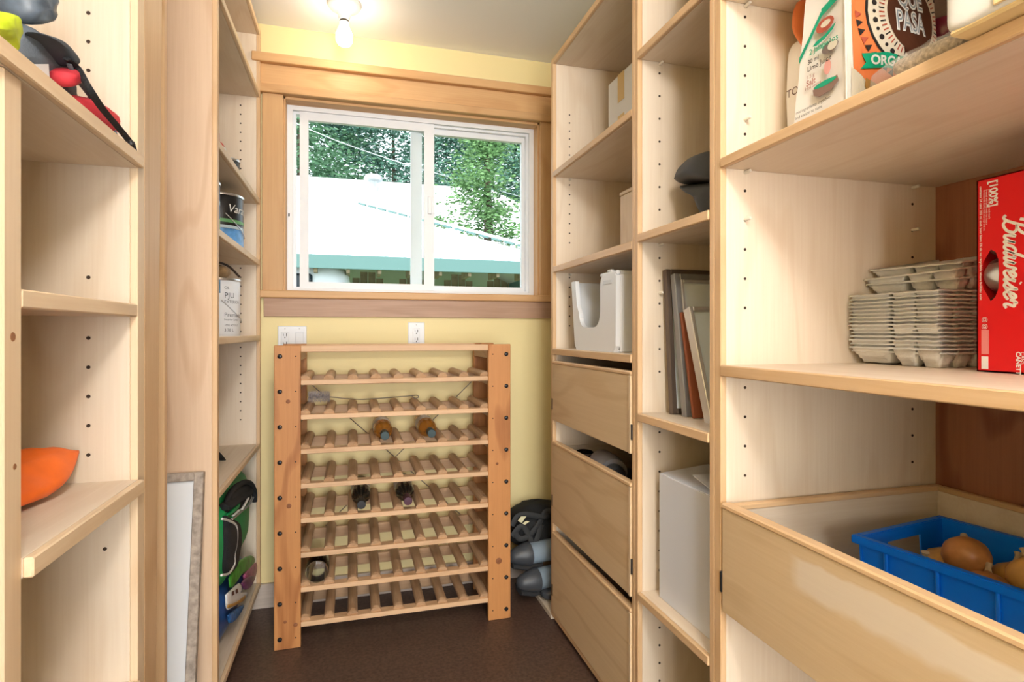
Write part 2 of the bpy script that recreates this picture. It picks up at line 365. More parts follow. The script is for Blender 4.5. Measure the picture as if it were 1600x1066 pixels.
# ================================================================== shelving
def holes(parent, plane, const, ps, r=.0032):
    bm = bmesh.new()
    for a, z in ps:
        if plane == 'y': M = Matrix.Translation((a, const, z)) @ Matrix.Rotation(PI/2, 4, 'X')
        else: M = Matrix.Translation((const, a, z)) @ Matrix.Rotation(PI/2, 4, 'Y')
        add_lathe(bm, [(r, -.0006), (r, .0006)], M, 8)
    o = finish('peg_holes', bm, mat('hole_dark', (.05, .03, .02), .9), parent); o['kind'] = 'stuff'; return o
def peg(parent, x, y, z):
    return lathe('shelf_peg', [(.004, 0), (.004, .016), (.003, .018)], mat('peg_plastic', (.78, .72, .62), .4), parent, Matrix.Translation((x, y, z)) @ Matrix.Rotation(PI/2, 4, 'X'), 10)
T = .022
def unit(name, label, side, xf, xb, y0, y1, z0, z1, shelves, group, back='mahog', near='ply', near_t=T, far_t=T, top=True, band=.014):
    """side=+1: stands at the right and opens towards -x; side=-1 the mirror. shelves: (z_top, thickness, proud, kind)"""
    u = thing(name, label, 'shelf unit', ((xf+xb)/2, (y0+y1)/2, 0), group)
    s = side; lo, hi = min(xf, xb), max(xf, xb)
    def fb(a, b_): return (min(xf+s*a, xf+s*b_), max(xf+s*a, xf+s*b_))
    for ya, yb in ((y0, y0+near_t), (y1-far_t, y1)):
        x0, x1 = fb(band, abs(xb-xf))
        p = box('side_panel', (x0, x1, ya, yb, z0, z1), wood(near if ya == y0 else 'ply', 'z'), u, .0008)
        x0, x1 = fb(0, band)
        box('edge_band', (x0, x1, ya, yb, z0, z1), wood('pale' if side < 0 and near == 'ply' else 'edge', 'z'), p, .0015)
    x0, x1 = fb(abs(xb-xf)-.008, abs(xb-xf)); box('back_panel', (x0, x1, y0+near_t, y1-far_t, z0, z1), wood(back, 'z'), u, 0)
    for zt, th, proud, kind, *ys_ in shelves:
        ya = ys_[0] if ys_ else y0+near_t+.001
        x0, x1 = fb(-proud+.012, abs(xb-xf)-.009)
        sh = box('shelf', (x0, x1, ya, y1-far_t-.001, zt-th, zt), wood('ply' if kind != 'brown' else 'birch', 'y'), u, .0005)
        x0, x1 = fb(-proud, -proud+.012)
        box('shelf_edge', (x0, x1, ya, y1-far_t-.001, zt-th, zt), wood('pale' if side < 0 else 'edge', 'y'), sh, .002)
    return u
XR, XB = .765, 1.382
def fpanel(u, y, x_rows, zs): holes(u, 'y', y, [(x, z) for x in x_rows for z in zs])
GR = 'built-in shelf units on the right'
UA = unit('shelf_unit', 'birch shelf unit at the far right with three wide drawers below', 1, XR, XB, 1.445, 2.144, .022, 2.238,
          [(2.238, .022, 0, ''), (1.789, .022, 0, ''), (1.412, .024, 0, ''), (1.088, .024, .004, ''), (.040, .018, 0, '')], GR, near_t=.017)
UB = unit('shelf_unit', 'narrow right-hand shelf unit holding picture frames and a white carton', 1, XR, XB, 1.080, 1.444, .0, 2.238,
          [(2.238, .022, 0, ''), (1.933, .022, .003, ''), (1.424, .022, .003, ''), (.926, .022, .003, ''), (.428, .022, .003, ''), (.05, .022, 0, '')], GR, near_t=.018, far_t=.018)
UC = unit('shelf_unit', 'wide right-hand shelf unit nearest the camera with one deep drawer', 1, XR, XB, -.10, 1.079, .0, 2.238,
          [(2.238, .022, 0, ''), (1.890, .022, 0, ''), (1.526, .021, .003, ''), (1.080, .024, .003, ''), (.05, .022, 0, '')], GR, far_t=.022)
fpanel(UA, 2.1215, (.835, 1.25), [2.02-.032*i for i in range(7)]+[1.74-.0385*i for i in range(7)]+[1.37-.0385*i for i in range(6)])
fpanel(UB, 1.4255, (.832, 1.25), [1.88-.064*i for i in range(8)]+[1.36-.064*i for i in range(6)]+[.87-.0555*i for i in range(8)]+[.37-.05*i for i in range(6)])
fpanel(UC, 1.0565, (.826, 1.30), [1.84-.064*i for i in range(5)]+[1.46-.064*i for i in range(5)]+[1.03-.064*i for i in range(4)])
for x, z in ((.835, 1.760), (.835, 1.381)): peg(UA, x, 2.1215, z)
for x, z in ((.832, 1.905), (.832, 1.397), (.832, 1.262)): peg(UB, x, 1.4255, z)
for x, z in ((.826, 1.863), (.826, 1.616), (.826, 1.500), (1.30, 1.500), (.826, 1.398), (1.30, 1.398)): peg(UC, x, 1.0565, z)
box('floor_board', (XR, XB, 2.146, WY-.018, .002, .022), wood('ply', 'y'), UA, .001)      # base board running on to the window wall
def drawer(u, y0, y1, z0, z1, zin, label, rim_all=False, m=None, tilt=0):
    x0 = XR-.002
    d = box('drawer', (x0, x0+.019, y0, y1, z0, z1), m or wood('birch', 'y'), u, .0012)
    d['label'] = label
    boxes('drawer_box', [(x0+.019, XB-.02, y0+.006, y0+.018, z0+.01, zin), (x0+.019, XB-.02, y1-.018, y1-.006, z0+.01, zin), (XB-.035, XB-.02, y0+.018, y1-.018, z0+.01, zin), (x0+.019, XB-.035, y0+.018, y1-.018, z0+.01, z0+.02)], wood('ply', 'x'), d)
    box('rim', (x0-.003, x0+.021, y0, y1, z1, z1+.012), wood('edge', 'y'), d, .003)
    box('rim_end', (x0-.003, x0+.0, y0, y0+.012, z0, z1), wood('pale', 'z'), d, .001)
    if rim_all:
        box('rim', (x0+.021, XB-.02, y1-.021, y1-.003, zin, zin+.012), wood('edge', 'x'), d, .002)
        box('rim', (x0+.021, XB-.02, y0+.003, y0+.021, zin, zin+.012), wood('edge', 'x'), d, .002)
        box('rim', (XB-.038, XB-.02, y0+.021, y1-.021, zin, zin+.012), wood('edge', 'y'), d, .002)
    for yy in (y0-.006, y1+.0005):
        zc = z0+(z1-z0)*.28
        box('latch', (XR-.004, XR+.008, yy, yy+.0055, zc-.022, zc+.022), BLACK(), d, .0008)
    return d
drawer(UA, 1.463, 2.121, .805, 1.028, 1.02, 'top drawer, plain birch front')
drawer(UA, 1.463, 2.121, .398, .710, .70, 'middle drawer, left slightly open at the top')
drawer(UA, 1.463, 2.121, .043, .352, .34, 'bottom drawer, plain birch front')
DC = drawer(UC, -.07, 1.050, .553, .774, .772, 'deep open drawer with a rubbed pale streak', True, wood('birch', 'y', worn=(.36, .150, .208)))
# left side
GL = 'built-in shelf units on the left'
X1, X2 = -.400, -.367
UD = unit('shelf_unit', 'pale left-hand shelf unit nearest the camera with knotty front post', -1, X1, XL+.01, .36, 1.290, 0, 2.238,
          [(2.238, .022, 0, ''), (1.492, .024, .012, ''), (1.205, .024, 0, '', .854), (.866, .026, .012, '', .854), (.478, .024, .006, '', .854), (.06, .022, 0, '', .854)], GL, back='ply', near_t=.022, far_t=.036)
mp_ = box('middle_panel', (XL+.02, X1-.014, .815, .853, 0, 1.467), wood('ply', 'z'), UD, .0008); box('edge_band', (X1-.014, X1, .815, .853, 0, 1.467), wood('pale', 'z'), mp_, .0015)
UE = unit('shelf_unit', 'left-hand shelf unit beside the window holding paint cans', -1, X2, XL+.01, 1.767, 2.556, .095, 2.40,
          [(2.40, .022, 0, ''), (2.141, .022, 0, ''), (1.701, .022, 0, ''), (1.449, .022, 0, ''), (1.138, .022, 0, ''), (.692, .018, 0, ''), (.120, .024, 0, '')], GL, back='ply', near='alder')
boxes('plinth', [(XL+.05, X2-.09, 1.78, 2.54, 0, .095)], wood('apron', 'y'), UE)
bm = bmesh.new()      # tapered filler post beside the front unit
v = [bm.verts.new(p) for p in ((X1, 1.2915, 0), (X1, 1.348, 0), (X1-.03, 1.348, 0), (X1-.03, 1.2915, 0), (X1, 1.2915, 2.40), (X1, 1.412, 2.40), (X1-.03, 1.412, 2.40), (X1-.03, 1.2915, 2.40))]
for f in ((3, 2, 1, 0), (4, 5, 6, 7), (0, 1, 5, 4), (1, 2, 6, 5), (2, 3, 7, 6), (3, 0, 4, 7)): bm.faces.new([v[i] for i in f])
finish('filler_post', bm, wood('edge', 'z'), UD)
kn = mat('knot', (.30, .13, .055), .6)
for y, z, r in ((.834, 1.145, .006), (.838, .985, .004)):
    lathe('knot', [(r, 0), (r*.9, .0006)], kn, UD, Matrix.Translation((X1-.0002, y, z)) @ Matrix.Rotation(PI/2, 4, 'Y'), 12)
holes(UD, 'y', 1.2535, [(-.482, 1.92-.0545*i) for i in range(8)]+[(-.482, 1.255)]+[(-.482, 1.14-.0555*i) for i in range(5)]+[(-.48, .79), (-.455, .737)], r=.0036)
holes(UE, 'y', 2.5335, [(-.44, 2.08-.037*i) for i in range(26)]+[(-.44, 1.09-.037*i) for i in range(9)])
pk = tag(box('plank', (-.56, -.448, 1.585, 1.607, 0, 2.42), wood('edge', 'z'), None, .0015, rot=(Vector((-.45, 1.59, 0)), 'Y', .0)), 'long upright board standing in the gap left of the framed picture', 'board')

# ================================================================== wine rack
RY0, RY1 = 2.205, 2.510
LX0, LX1, RX0, RX1 = -.273, -.182, .522, .614
rk = thing('wine_rack', 'tall pine wine rack with eight rows below the window', 'wine rack', ((LX0+RX1)/2, (RY0+RY1)/2, 0))
for x0, x1 in ((LX0, LX1), (RX0, RX1)):
    box('post', (x0, x1, RY0, RY0+.020, 0, 1.104), wood('pine', 'z'), rk, .002)
    box('post', (x0, x1, RY1-.020, RY1, 0, 1.104), wood('pine', 'z'), rk, .002)
rz = [.958-.1265*i for i in range(8)]
for i, z in enumerate([1.083-.018]+rz):
    for x0, x1 in ((LX0+.012, LX1-.001), (RX0+.001, RX1-.012)):
        box('side_slat', (x0, x1, RY0+.021, RY1-.021, z-.018, z+.024), wood('dowel', 'y'), rk, .0015)
box('top_rail', (LX1-.0, RX0, RY0+.001, RY0+.042, 1.079, 1.103), wood('rail', 'x'), rk, .002)
box('top_rail', (LX1-.0, RX0, RY1-.042, RY1-.001, 1.079, 1.103), wood('rail', 'x'), rk, .002)
bm = bmesh.new()      # half-round dowel, bullnosed at the front
prof = [(math.cos(a)*.0185, math.sin(a)*.0155+.005) for a in [PI*k/8 for k in range(9)]]+[(-.0185, 0), (.0185, 0)]
ys = [(RY0+.012, .80), (RY0+.020, 1), (RY1-.022, 1)]
rings = [[bm.verts.new((x*1, y+(.006*(1-zz/.02) if k == 0 else 0)-(.004 if k == 0 else 0), zz*sc)) for x, zz in prof] for k, (y, sc) in enumerate(ys)]
for r0, r1 in zip(rings, rings[1:]):
    for k in range(len(prof)): bm.faces.new((r0[k], r0[(k+1) % len(prof)], r1[(k+1) % len(prof)], r1[k]))
bm.faces.new(rings[0][::-1]); bm.faces.new(rings[-1]); bmesh.ops.recalc_face_normals(bm, faces=bm.faces)
dme = bpy.data.meshes.new('dowel'); bm.to_mesh(dme); bm.free(); dme.materials.append(wood('dowel', 'y'))
for z in rz:
    box('rail', (LX1, RX0, RY0+.002, RY0+.042, z, z+.018), wood('rail', 'x'), rk, .0015)
    box('rear_rail', (LX1, RX0, RY1-.040, RY1-.021, z-.024, z+.0178), wood('dowel', 'x'), rk, .0015)
    for i in range(9): link('dowel', dme, rk, (-.1685+i*.0848, 0, z+.018))
bme = None
for k in range(9):
    for x in (-.253, .596):
        z = 1.064-.1282*k
        if bme is None:
            b0 = lathe('bolt', [(.0085, 0), (.0085, .002), (.006, .0055), (.002, .0065)], mat('black_bolt', (.02, .02, .022), .3, .6), rk, Matrix.Translation((x, RY0, z)) @ Matrix.Rotation(PI/2, 4, 'X'), 12, loc=(x, RY0, z)); bme = b0.data
        else: link('bolt', bme, rk, (x, RY0, z))
holes(rk, 'y', RY0, [(x, 1.064-.1282*k) for k in range(9) for x in (-.199, .54)], .0028)
for x_, z_, r_ in ((.565, .235, .013), (.558, .625, .006), (-.225, .90, .008), (-.222, .52, .009), (-.20, .085, .008), (-.235, .10, .006)):
    lathe('knot', [(r_, 0), (r_*.85, .0005)], mat('pine_knot', (.24, .085, .03), .6, var=.3, vscale=120), rk, Matrix.Translation((x_, RY0+.0001, z_)) @ Matrix.Rotation(PI/2, 4, 'X'), 14)
wire = mat('steel_wire', (.42, .38, .33), .35, .9)
for a, b in (((-.16, .93), (.515, .29)), ((.515, .93), (-.16, .29))):
    tube('brace_wire', [(a[0], RY1-.006, a[1]), (b[0], RY1-.006, b[1])], .0022, wire, rk, 6)
# bottles lying in the rack, necks to the front
def bottle(x, row, tilt, liquid, cap, label, dx=0):
    z = rz[row]+.018+.0205+.018
    Mb = Matrix.Translation((x, RY0+.292, z)) @ Matrix.Rotation(dx, 4, 'Z') @ Matrix.Rotation(tilt, 4, 'X') @ Matrix.Rotation(PI/2, 4, 'X')
    t = thing('wine_bottle', label, 'bottle', (x, RY0+.15, z-.037), 'bottles lying in the wine rack')
    lathe('bottle_body', [(.030, 0), (.0365, .006), (.037, .02), (.037, .175), (.034, .195), (.024, .218), (.0155, .236), (.0145, .262), (.0145, .300)], liquid, t, Mb, 24)
    lathe('capsule', [(.0158, .258), (.0158, .302), (.0165, .303), (.0165, .309), (.0150, .311), (.001, .3115)], cap, t, Mb, 20)
    lathe('label', [(.0374, .055), (.0374, .135)], mat('paper_label', (.75, .72, .66), .6), t, Mb, 24, cap=False)
amber = mat('amber_wine', (.62, .26, .035), .06, trans=.55, ior=1.35); dkgl = mat('dark_glass', (.012, .012, .010), .06)
bottle(.118, 2, .0, amber, mat('teal_capsule', (.02, .045, .05), .5), 'amber wine bottle with dark capsule, left one of third rack row')
bottle(.294, 2, .0, amber, mat('teal_capsule', (.02, .045, .05), .5), 'amber wine bottle with dark capsule, right one of third rack row')
bottle(.032, 4, .0, dkgl, mat('black_capsule', (.015, .015, .017), .5), 'black wine bottle with black capsule, fifth rack row left')
bottle(.204, 4, .0, dkgl, mat('plum_capsule', (.07, .015, .035), .45), 'black wine bottle with plum capsule, fifth rack row right')
zj = rz[6]+.018+.043
tj = thing('glass_jar', 'empty clear glass jar lying in the seventh row of the rack', 'jar', (-.127, RY0+.09, zj-.043))
clear = mat('clear_glass', (.93, .97, .95), .03, trans=1, ior=1.3)
lathe('jar_body', [(.020, .0), (.038, .002), (.042, .008), (.042, .11), (.036, .122), (.034, .14), (.031, .14), (.033, .12), (.039, .108), (.039, .010), (.020, .006)], clear, tj, Matrix.Translation((-.127, RY0+.02, zj)) @ Matrix.Rotation(-PI/2, 4, 'X'), 28)
tb = thing('bottle_brush', 'wire-handled bottle brush with grey bristles lying on second rack row', 'brush', (.05, 2.40, rz[1]+.036))
zb = rz[1]+.018+.0185+.004
tube('handle', [(-.09, 2.40, zb+.02), (.02, 2.40, zb+.006), (.13, 2.405, zb+.008), (.235, 2.41, zb+.013), (.262, 2.412, zb+.014), (.268, 2.41, zb+.006), (.255, 2.41, zb+.002), (.24, 2.41, zb+.010)], .0022, wire, tb, 6, n=5)
bm = bmesh.new()
for k in range(700):
    x = random.uniform(-.168, -.088); a = random.uniform(0, 2*PI); l = .026*(.75+.25*random.random()); c = Vector((x, 2.40, zb+.022)); e = c+Vector((random.uniform(-.006, .006), math.cos(a)*l, math.sin(a)*l)); n = Vector((.0004, 0, 0))
    bm.faces.new([bm.verts.new(p) for p in (c-n, c+n, e+n*.6, e-n*.6)])
br = finish('bristles', bm, mat('bristle', (.42, .37, .36), .7), tb); br['kind'] = 'stuff'

# ================================================================== framed picture in the alcove
pf = thing('framed_picture', 'tall picture in weathered grey frame leaning in the left alcove', 'picture', (-.55, 1.62, 0))
Mp = Matrix.Translation((-.397, 1.615, .0)) @ Matrix.Rotation(-math.atan2(.13, .765), 4, 'X')
gm = wood('greyw', 'z'); gm = mat('weathered_grey', (.36, .30, .25), .7, var=.35, vscale=60)
PW, PH = .46, .776
def lp(name, b, m, parent, M, bevel=.002):
    bm = bmesh.new(); add_box(bm, *b)
    if bevel: bmesh.ops.bevel(bm, geom=list(bm.edges), offset=bevel, segments=1, affect='EDGES')
    bm.transform(M); return finish(name, bm, m, parent)
lp('frame_bar', (-.024, 0, 0, .022, 0, PH), gm, pf, Mp); lp('frame_bar', (-PW, -PW+.024, 0, .022, 0, PH), gm, pf, Mp)
lp('frame_bar', (-PW+.024, -.024, 0, .022, PH-.024, PH), gm, pf, Mp); lp('frame_bar', (-PW+.024, -.024, 0, .022, 0, .024), gm, pf, Mp)
lp('mat_board', (-PW+.024, -.024, .010, .016, .024, PH-.024), mat('white_board', (.72, .74, .77), .5), pf, Mp, 0)

# ================================================================== left front unit contents
rb = thing('padded_bag', 'grey padded bag with red panels and black straps on upper left shelf', 'bag', (-.52, 1.05, 1.492))
PX = lambda u, v, X=-.50: onX(u, v, X)
puffy('body', [PX(2, 80), PX(16, 34), PX(40, 46), PX(58, 52), PX(82, 70), PX(96, 92), PX(88, 120), PX(104, 152), PX(92, 172), PX(55, 138), PX(20, 110)], .034, (1, 0, 0), GREYFAB(), rb, wr=.008, ws=40, sub=5)
puffy('flap', [PX(52, 50, -.462), PX(78, 58, -.462), PX(98, 78, -.462), PX(112, 98, -.462), PX(100, 104, -.462), PX(86, 86, -.462), PX(70, 66, -.462)], .022, (1, 0, 0), mat('dark_grey_fabric', (.055, .065, .08), .8), rb, sub=4)
puffy('red_panel', [PX(92, 112, -.455), PX(104, 106, -.455), PX(115, 114, -.455), PX(112, 128, -.455), PX(100, 136, -.455), PX(93, 124, -.455)], .02, (1, 0, 0), REDFAB(), rb, sub=4, wr=.003, ws=60)
puffy('red_panel', [PX(84, 64, -.455), PX(92, 66, -.455), PX(97, 74, -.455), PX(89, 72, -.455)], .012, (1, 0, 0), REDFAB(), rb, sub=4)
puffy('lower_panel', [PX(108, 148, -.462), PX(130, 152, -.462), PX(152, 168, -.462), PX(176, 186, -.462), PX(204, 226, -.462), PX(190, 236, -.462), PX(150, 206, -.462), PX(118, 176, -.462)], .03, (1, 0, 0), REDFAB(), rb, sub=4, wr=.004, ws=50)
tube('strap', [PX(104, 92, -.445), PX(122, 108, -.44), PX(140, 140, -.42), PX(160, 170, -.42), PX(182, 196, -.42), PX(200, 218, -.415), PX(207, 230, -.41)], .0065, BLKFAB(), rb, 8, flat=.35, n=5)
tube('strap', [PX(108, 100, -.445), PX(118, 122, -.445), PX(134, 142, -.445), PX(158, 174, -.445), PX(176, 200, -.44), PX(186, 222, -.42), PX(203, 233, -.41)], .004, mat('grey_strap', (.10, .11, .13), .8), rb, 8, flat=.4, n=5)
lathe('strap_end', [(.003, -.012), (.007, -.008), (.007, .008), (.003, .012)], BLACK(), rb, Matrix.Translation(PX(206, 229, -.405)) @ Matrix.Rotation(.8, 4, 'X'), 10)
flatpoly('care_tag', [PX(48, 100, -.4635), PX(75, 100, -.4635), PX(78, 134, -.4635), PX(49, 116, -.4635)], mat('white_tag', (.8, .8, .82), .6), rb, Vector((1, 0, 0)))
gj = tag(puffy('lime_jacket', [onX(-50, 40, -.455), onX(-25, 20, -.455), onX(2, 18, -.455), onX(15, 30, -.455), onX(18, 80, -.455), onX(0, 66, -.455), onX(-30, 48, -.455)], .022, (1, 0, 0), mat('lime_fabric', (.50, .62, .02), .6, var=.25, vscale=20), None, wr=.008, ws=30, sub=5), 'bright lime green folded fabric at left edge of upper shelf', 'jacket')
dj = tag(puffy('quilted_pouch', [onX(12, -10, -.50), onX(30, -22, -.50), onX(55, -14, -.50), onX(52, 14, -.50), onX(44, 34, -.50), onX(24, 36, -.50), onX(14, 18, -.50)], .04, (1, 0, 0), mat('slate_nylon', (.10, .13, .17), .4, var=.4, vscale=30), None, wr=.008, ws=45, sub=5), 'shiny slate grey crumpled nylon on top of the padded bag', 'fabric')
ob = thing('dry_bag', 'bright orange flat fabric bag lying on the middle left shelf', 'bag', (-.56, 1.12, .867))
puffy('body', [Vector((-.492, 1.243, .926)), Vector((-.53, 1.20, .942)), Vector((-.58, 1.10, .948)), Vector((-.60, .98, .94)), Vector((-.60, .90, .90)), Vector((-.55, .92, .885)), Vector((-.50, 1.05, .880)), Vector((-.48, 1.16, .890))], .018, (.45, -.25, .9), mat('orange_nylon', (.95, .16, .012), .45, var=.15, vscale=16), ob, wr=.010, ws=22, sub=5, pinch=.2)

# ================================================================== far left unit contents
steel = mat('tin', (.62, .62, .63), .3, .9)
def can(name, label, x, y, z, r, h, bands, handle=True, group='paint cans on the left shelves', lid=True):
    t = thing(name, label, 'can', (x, y, z), group); Mc = Matrix.Translation((x, y, z))
    body = lathe('can_body', [(r-.002, 0), (r, .003), (r, h-.004), (r-.002, h)], bands[0][2], t, Mc, 40)
    for z0, z1, m in bands[1:]: lathe('label_band', [(r+.0004, z0), (r+.0004, z1)], m, body, Mc, 40, cap=False)
    lathe('rim', [(r+.002, h-.007), (r+.003, h-.003), (r+.002, h+.001), (r-.004, h+.001), (r-.005, h-.004)], steel, t, Mc, 40)
    if handle:
        pts = [(x+(r+.002)*math.cos(a), y+(r+.002)*math.sin(a), z+h*.62-.07*math.sin((a+1.45)/2.9*PI)) for a in [-1.45+2.9*k/14 for k in range(15)]]
        pts = [(x+(r+.004)*math.cos(a+.35), y+(r+.004)*math.sin(a+.35), p[2]) for a, p in zip([-1.45+2.9*k/14 for k in range(15)], pts)]
        tube('wire_handle', pts, .0016, steel, t, 6)
    return t, body
CZ = 1.449
c1, cb1 = can('paint_can', 'black and blue labelled can with wire handle on left shelf', -.465, 2.25, CZ, .083, .190, [(0, 0, mat('label_black', (.013, .012, .012), .35)), (.0, .068, mat('label_sky', (.10, .27, .55), .35, var=.6, vscale=22)), (.066, .078, mat('label_pale', (.45, .55, .6), .4))])
def ang(c, u):   # angle on a can where the line of sight through column u meets its near side
    pass
text('can_lettering', 'Varathane', .040, mat('cream_ink', (.8, .78, .72), .5), cb1, (-.465, 2.25, CZ+.125), (0, 1, 0), (0, 0, 1), shear=.25, wrap=((-.465, 2.25), .0836, -1.02))
for zz, hh, mm in ((.088, .012, mat('leaf_green', (.12, .32, .12), .5)),):
    lathe('green_arc', [(.0838, CZ+zz), (.0838, CZ+zz+hh)], mm, cb1, Matrix.Translation((-.465, 2.25, 0)), 40, cap=False)
c2, cb2 = can('paint_can', 'dark blue can half hidden behind the shelf post', -.482, 1.95, CZ, .083, .168, [(0, 0, mat('label_navy', (.03, .06, .17), .35, var=.5, vscale=25)), (.0, .055, mat('label_olive', (.35, .36, .10), .4)), (.10, .112, mat('label_pale', (.45, .55, .6), .4))], handle=False)
DZ = 1.138
c3, cb3 = can('paint_can', 'white labelled paint can with wire handle on left shelf', -.462, 2.17, DZ, .083, .196, [(0, 0, mat('label_white', (.78, .80, .84), .4)), (.005, .006, steel)])
gi = mat('grey_ink', (.10, .11, .13), .6)
for s, sz, zz in (('CIL', .012, .160), ('PJU', .026, .130), ('EXTERIOR', .014, .112), ('Premium', .020, .066), ('Interior Latex', .010, .053), ('100% ACRYLIC', .009, .034), ('3.78 L', .014, .016)):
    text('can_lettering', s, sz, gi, cb3, (-.462, 2.17, DZ+zz), (0, 1, 0), (0, 0, 1), wrap=((-.462, 2.17), .0836, -.98))
bl = mat('label_bluewash', (.12, .26, .40), .45, var=.6, vscale=30)
for z0, z1, a0, a1 in ((.145, .19, -1.9, -1.12), (.01, .105, -1.9, -1.35)):
    bm = bmesh.new(); rr = .0836
    rows = [[bm.verts.new((-.462+rr*math.cos(a0+(a1-a0)*k/8), 2.17+rr*math.sin(a0+(a1-a0)*k/8), DZ+zz)) for k in range(9)] for zz in (z0, z1)]
    for k in range(8): bm.faces.new((rows[0][k], rows[0][k+1], rows[1][k+1], rows[1][k]))
    finish('label_picture', bm, bl, cb3)
tp = thing('cloth_pouch', 'small brown tied cloth pouch on top of the white paint can', 'pouch', (-.47, 2.15, DZ+.197))
rbox('pouch_body', (-.535, -.405, 2.08, 2.22, DZ+.197, DZ+.245), mat('brown_cloth', (.30, .19, .09), .85, var=.4, vscale=30), tp, e=.8, wr=.008, ws=40)
tube('cord', [(-.50, 2.10, DZ+.242), (-.45, 2.13, DZ+.252), (-.42, 2.19, DZ+.246), (-.395, 2.25, DZ+.215)], .004, mat('dark_cord', (.05, .03, .02), .8), tp, 8, n=5)
BZ = 1.701
c4, _ = can('small_can', 'short dark grey can on the second left shelf', -.47, 2.40, BZ, .05, .112, [(0, 0, mat('label_charcoal', (.03, .035, .035), .4))], False)
r4 = thing('spray_bottle', 'small red and white bottle on the second left shelf', 'bottle', (-.47, 2.2, BZ))
lathe('bottle_body', [(.036, 0), (.04, .004), (.04, .10), (.03, .115), (.012, .128)], mat('red_plastic', (.55, .03, .03), .4), r4, Matrix.Translation((-.47, 2.2, BZ)), 24)
lathe('white_label', [(.0404, .02), (.0404, .10)], mat('paper_label', (.75, .72, .66), .6), r4, Matrix.Translation((-.47, 2.2, BZ)), 24, cap=False)
lathe('red_cap', [(.02, .12), (.02, .15), (.012, .155)], mat('red_plastic', (.55, .03, .03), .4), r4, Matrix.Translation((-.47, 2.2, BZ)), 16)
EZ = .692
tag(tube('strap_loop', [onX(330, 700, -.46), onX(343, 712, -.45), onX(353, 728, -.445), onX(357, 742, -.44), onX(354, 756, -.43), onX(346, 761, -.43), onX(330, 765, -.44)], .011, BLKFAB(), None, 8, flat=.22, n=5), 'black webbing strap loop lying on the lower left shelf', 'strap')
FZ = .120
df = thing('duffel_bag', 'green and black sports bag with white piping in lower left shelf', 'bag', (-.58, 2.2, FZ+.2))
green = mat('green_nylon', (.01, .42, .13), .5, var=.2, vscale=9)
rbox('body', (-.78, -.378, 1.80, 2.52, .325, .640), green, df, e=.45, wr=.010, ws=10)
rbox('top_panel', (-.76, -.42, 1.84, 2.505, .56, .660), BLKFAB(), df, e=.4, wr=.006, ws=14)
pk2 = puffy('end_pocket', [onX(350, 806, -.385), onX(358, 810, -.385), onX(370, 818, -.385), onX(372, 845, -.385), onX(368, 870, -.385), onX(364, 890, -.385), onX(352, 898, -.385), onX(348, 890, -.385), onX(348, 850, -.385)], .022, (1, 0, 0), BLKFAB(), df, sub=5)
tube('piping', [onX(347, 811, -.368), onX(358, 814, -.366), onX(369, 822, -.366), onX(370, 845, -.366), onX(366, 868, -.366), onX(366, 882, -.366), onX(358, 896, -.366), onX(346, 899, -.366)], .0035, mat('white_piping', (.72, .72, .70), .6), pk2, 8, n=5)
tube('carry_handle', [onX(350, 796, -.40), onX(352, 792, -.385), onX(366, 782, -.38), onX(380, 774, -.38), onX(388, 766, -.385), onX(384, 758, -.42)], .020, BLKFAB(), df, 8, flat=.45, n=5)
tube('carry_handle', [onX(353, 782, -.43), onX(356, 776, -.42), onX(372, 766, -.42), onX(384, 760, -.43)], .018, BLKFAB(), df, 8, flat=.4, n=5)
puffy('dark_mesh', [onX(352, 800, -.388), onX(353, 780, -.388), onX(366, 764, -.388), onX(386, 757, -.388), onX(393, 764, -.384), onX(390, 780, -.384), onX(376, 796, -.388), onX(362, 806, -.388)], .012, (1, 0, 0), BLKFAB(), df, sub=4)
tube('rim_piping', [onX(352, 790, -.39), onX(362, 768, -.385), onX(378, 755, -.385), onX(390, 755, -.378), onX(397, 766, -.374), onX(398, 784, -.374)], .010, BLKFAB(), df, 8, n=5)
puffy('green_gusset', [onX(354, 806, -.378), onX(364, 794, -.378), onX(374, 786, -.378), onX(372, 794, -.378), onX(362, 803, -.378)], .006, (1, 0, 0), green, df, sub=4)
tube('zip_trim', [onX(362, 812, -.372), onX(376, 800, -.372), onX(390, 788, -.374), onX(398, 772, -.38)], .004, mat('grey_piping', (.45, .46, .45), .6), df, 8, n=5)
tube('white_stripe', [onX(378, 796, -.362), onX(384, 786, -.36), onX(388, 778, -.362)], .0045, mat('white_piping', (.72, .72, .70), .6), df, 8, flat=.4, n=4)  # short white stripes on the side of the bag
tube('white_stripe', [onX(364, 806, -.366), onX(370, 801, -.364), onX(374, 797, -.364)], .0045, mat('white_piping', (.72, .72, .70), .6), df, 8, flat=.4, n=4)
sb = thing('shopping_bag', 'colourful picture-printed shopping bag crumpled on bottom left shelf', 'bag', (-.55, 2.15, FZ))
rbox('body', (-.72, -.388, 1.885, 2.46, FZ, .345), mat('bag_blue', (.03, .10, .30), .4, var=.5, vscale=12), sb, e=.6, wr=.012, ws=12)
def patch(pxs, name, m, X=-.378, half=.008): return puffy(name, [onX(u, v, X) for u, v in pxs], half, (1, 0, 0), m, sb, sub=4, n=3)
patch([(357, 905), (372, 878), (392, 868), (398, 876), (388, 890), (372, 902), (360, 920)], 'green_print', mat('print_green', (.06, .33, .04), .4, var=.5, vscale=40), -.384)
patch([(380, 900), (388, 888), (400, 880), (399, 898), (393, 914), (384, 918)], 'pink_print', mat('print_pink', (.42, .10, .22), .4, var=.5, vscale=50), -.380)
patch([(377, 912), (385, 903), (396, 900), (393, 914), (383, 922)], 'print_ball', mat('print_plum', (.22, .06, .16), .4, var=.4, vscale=60), -.374)
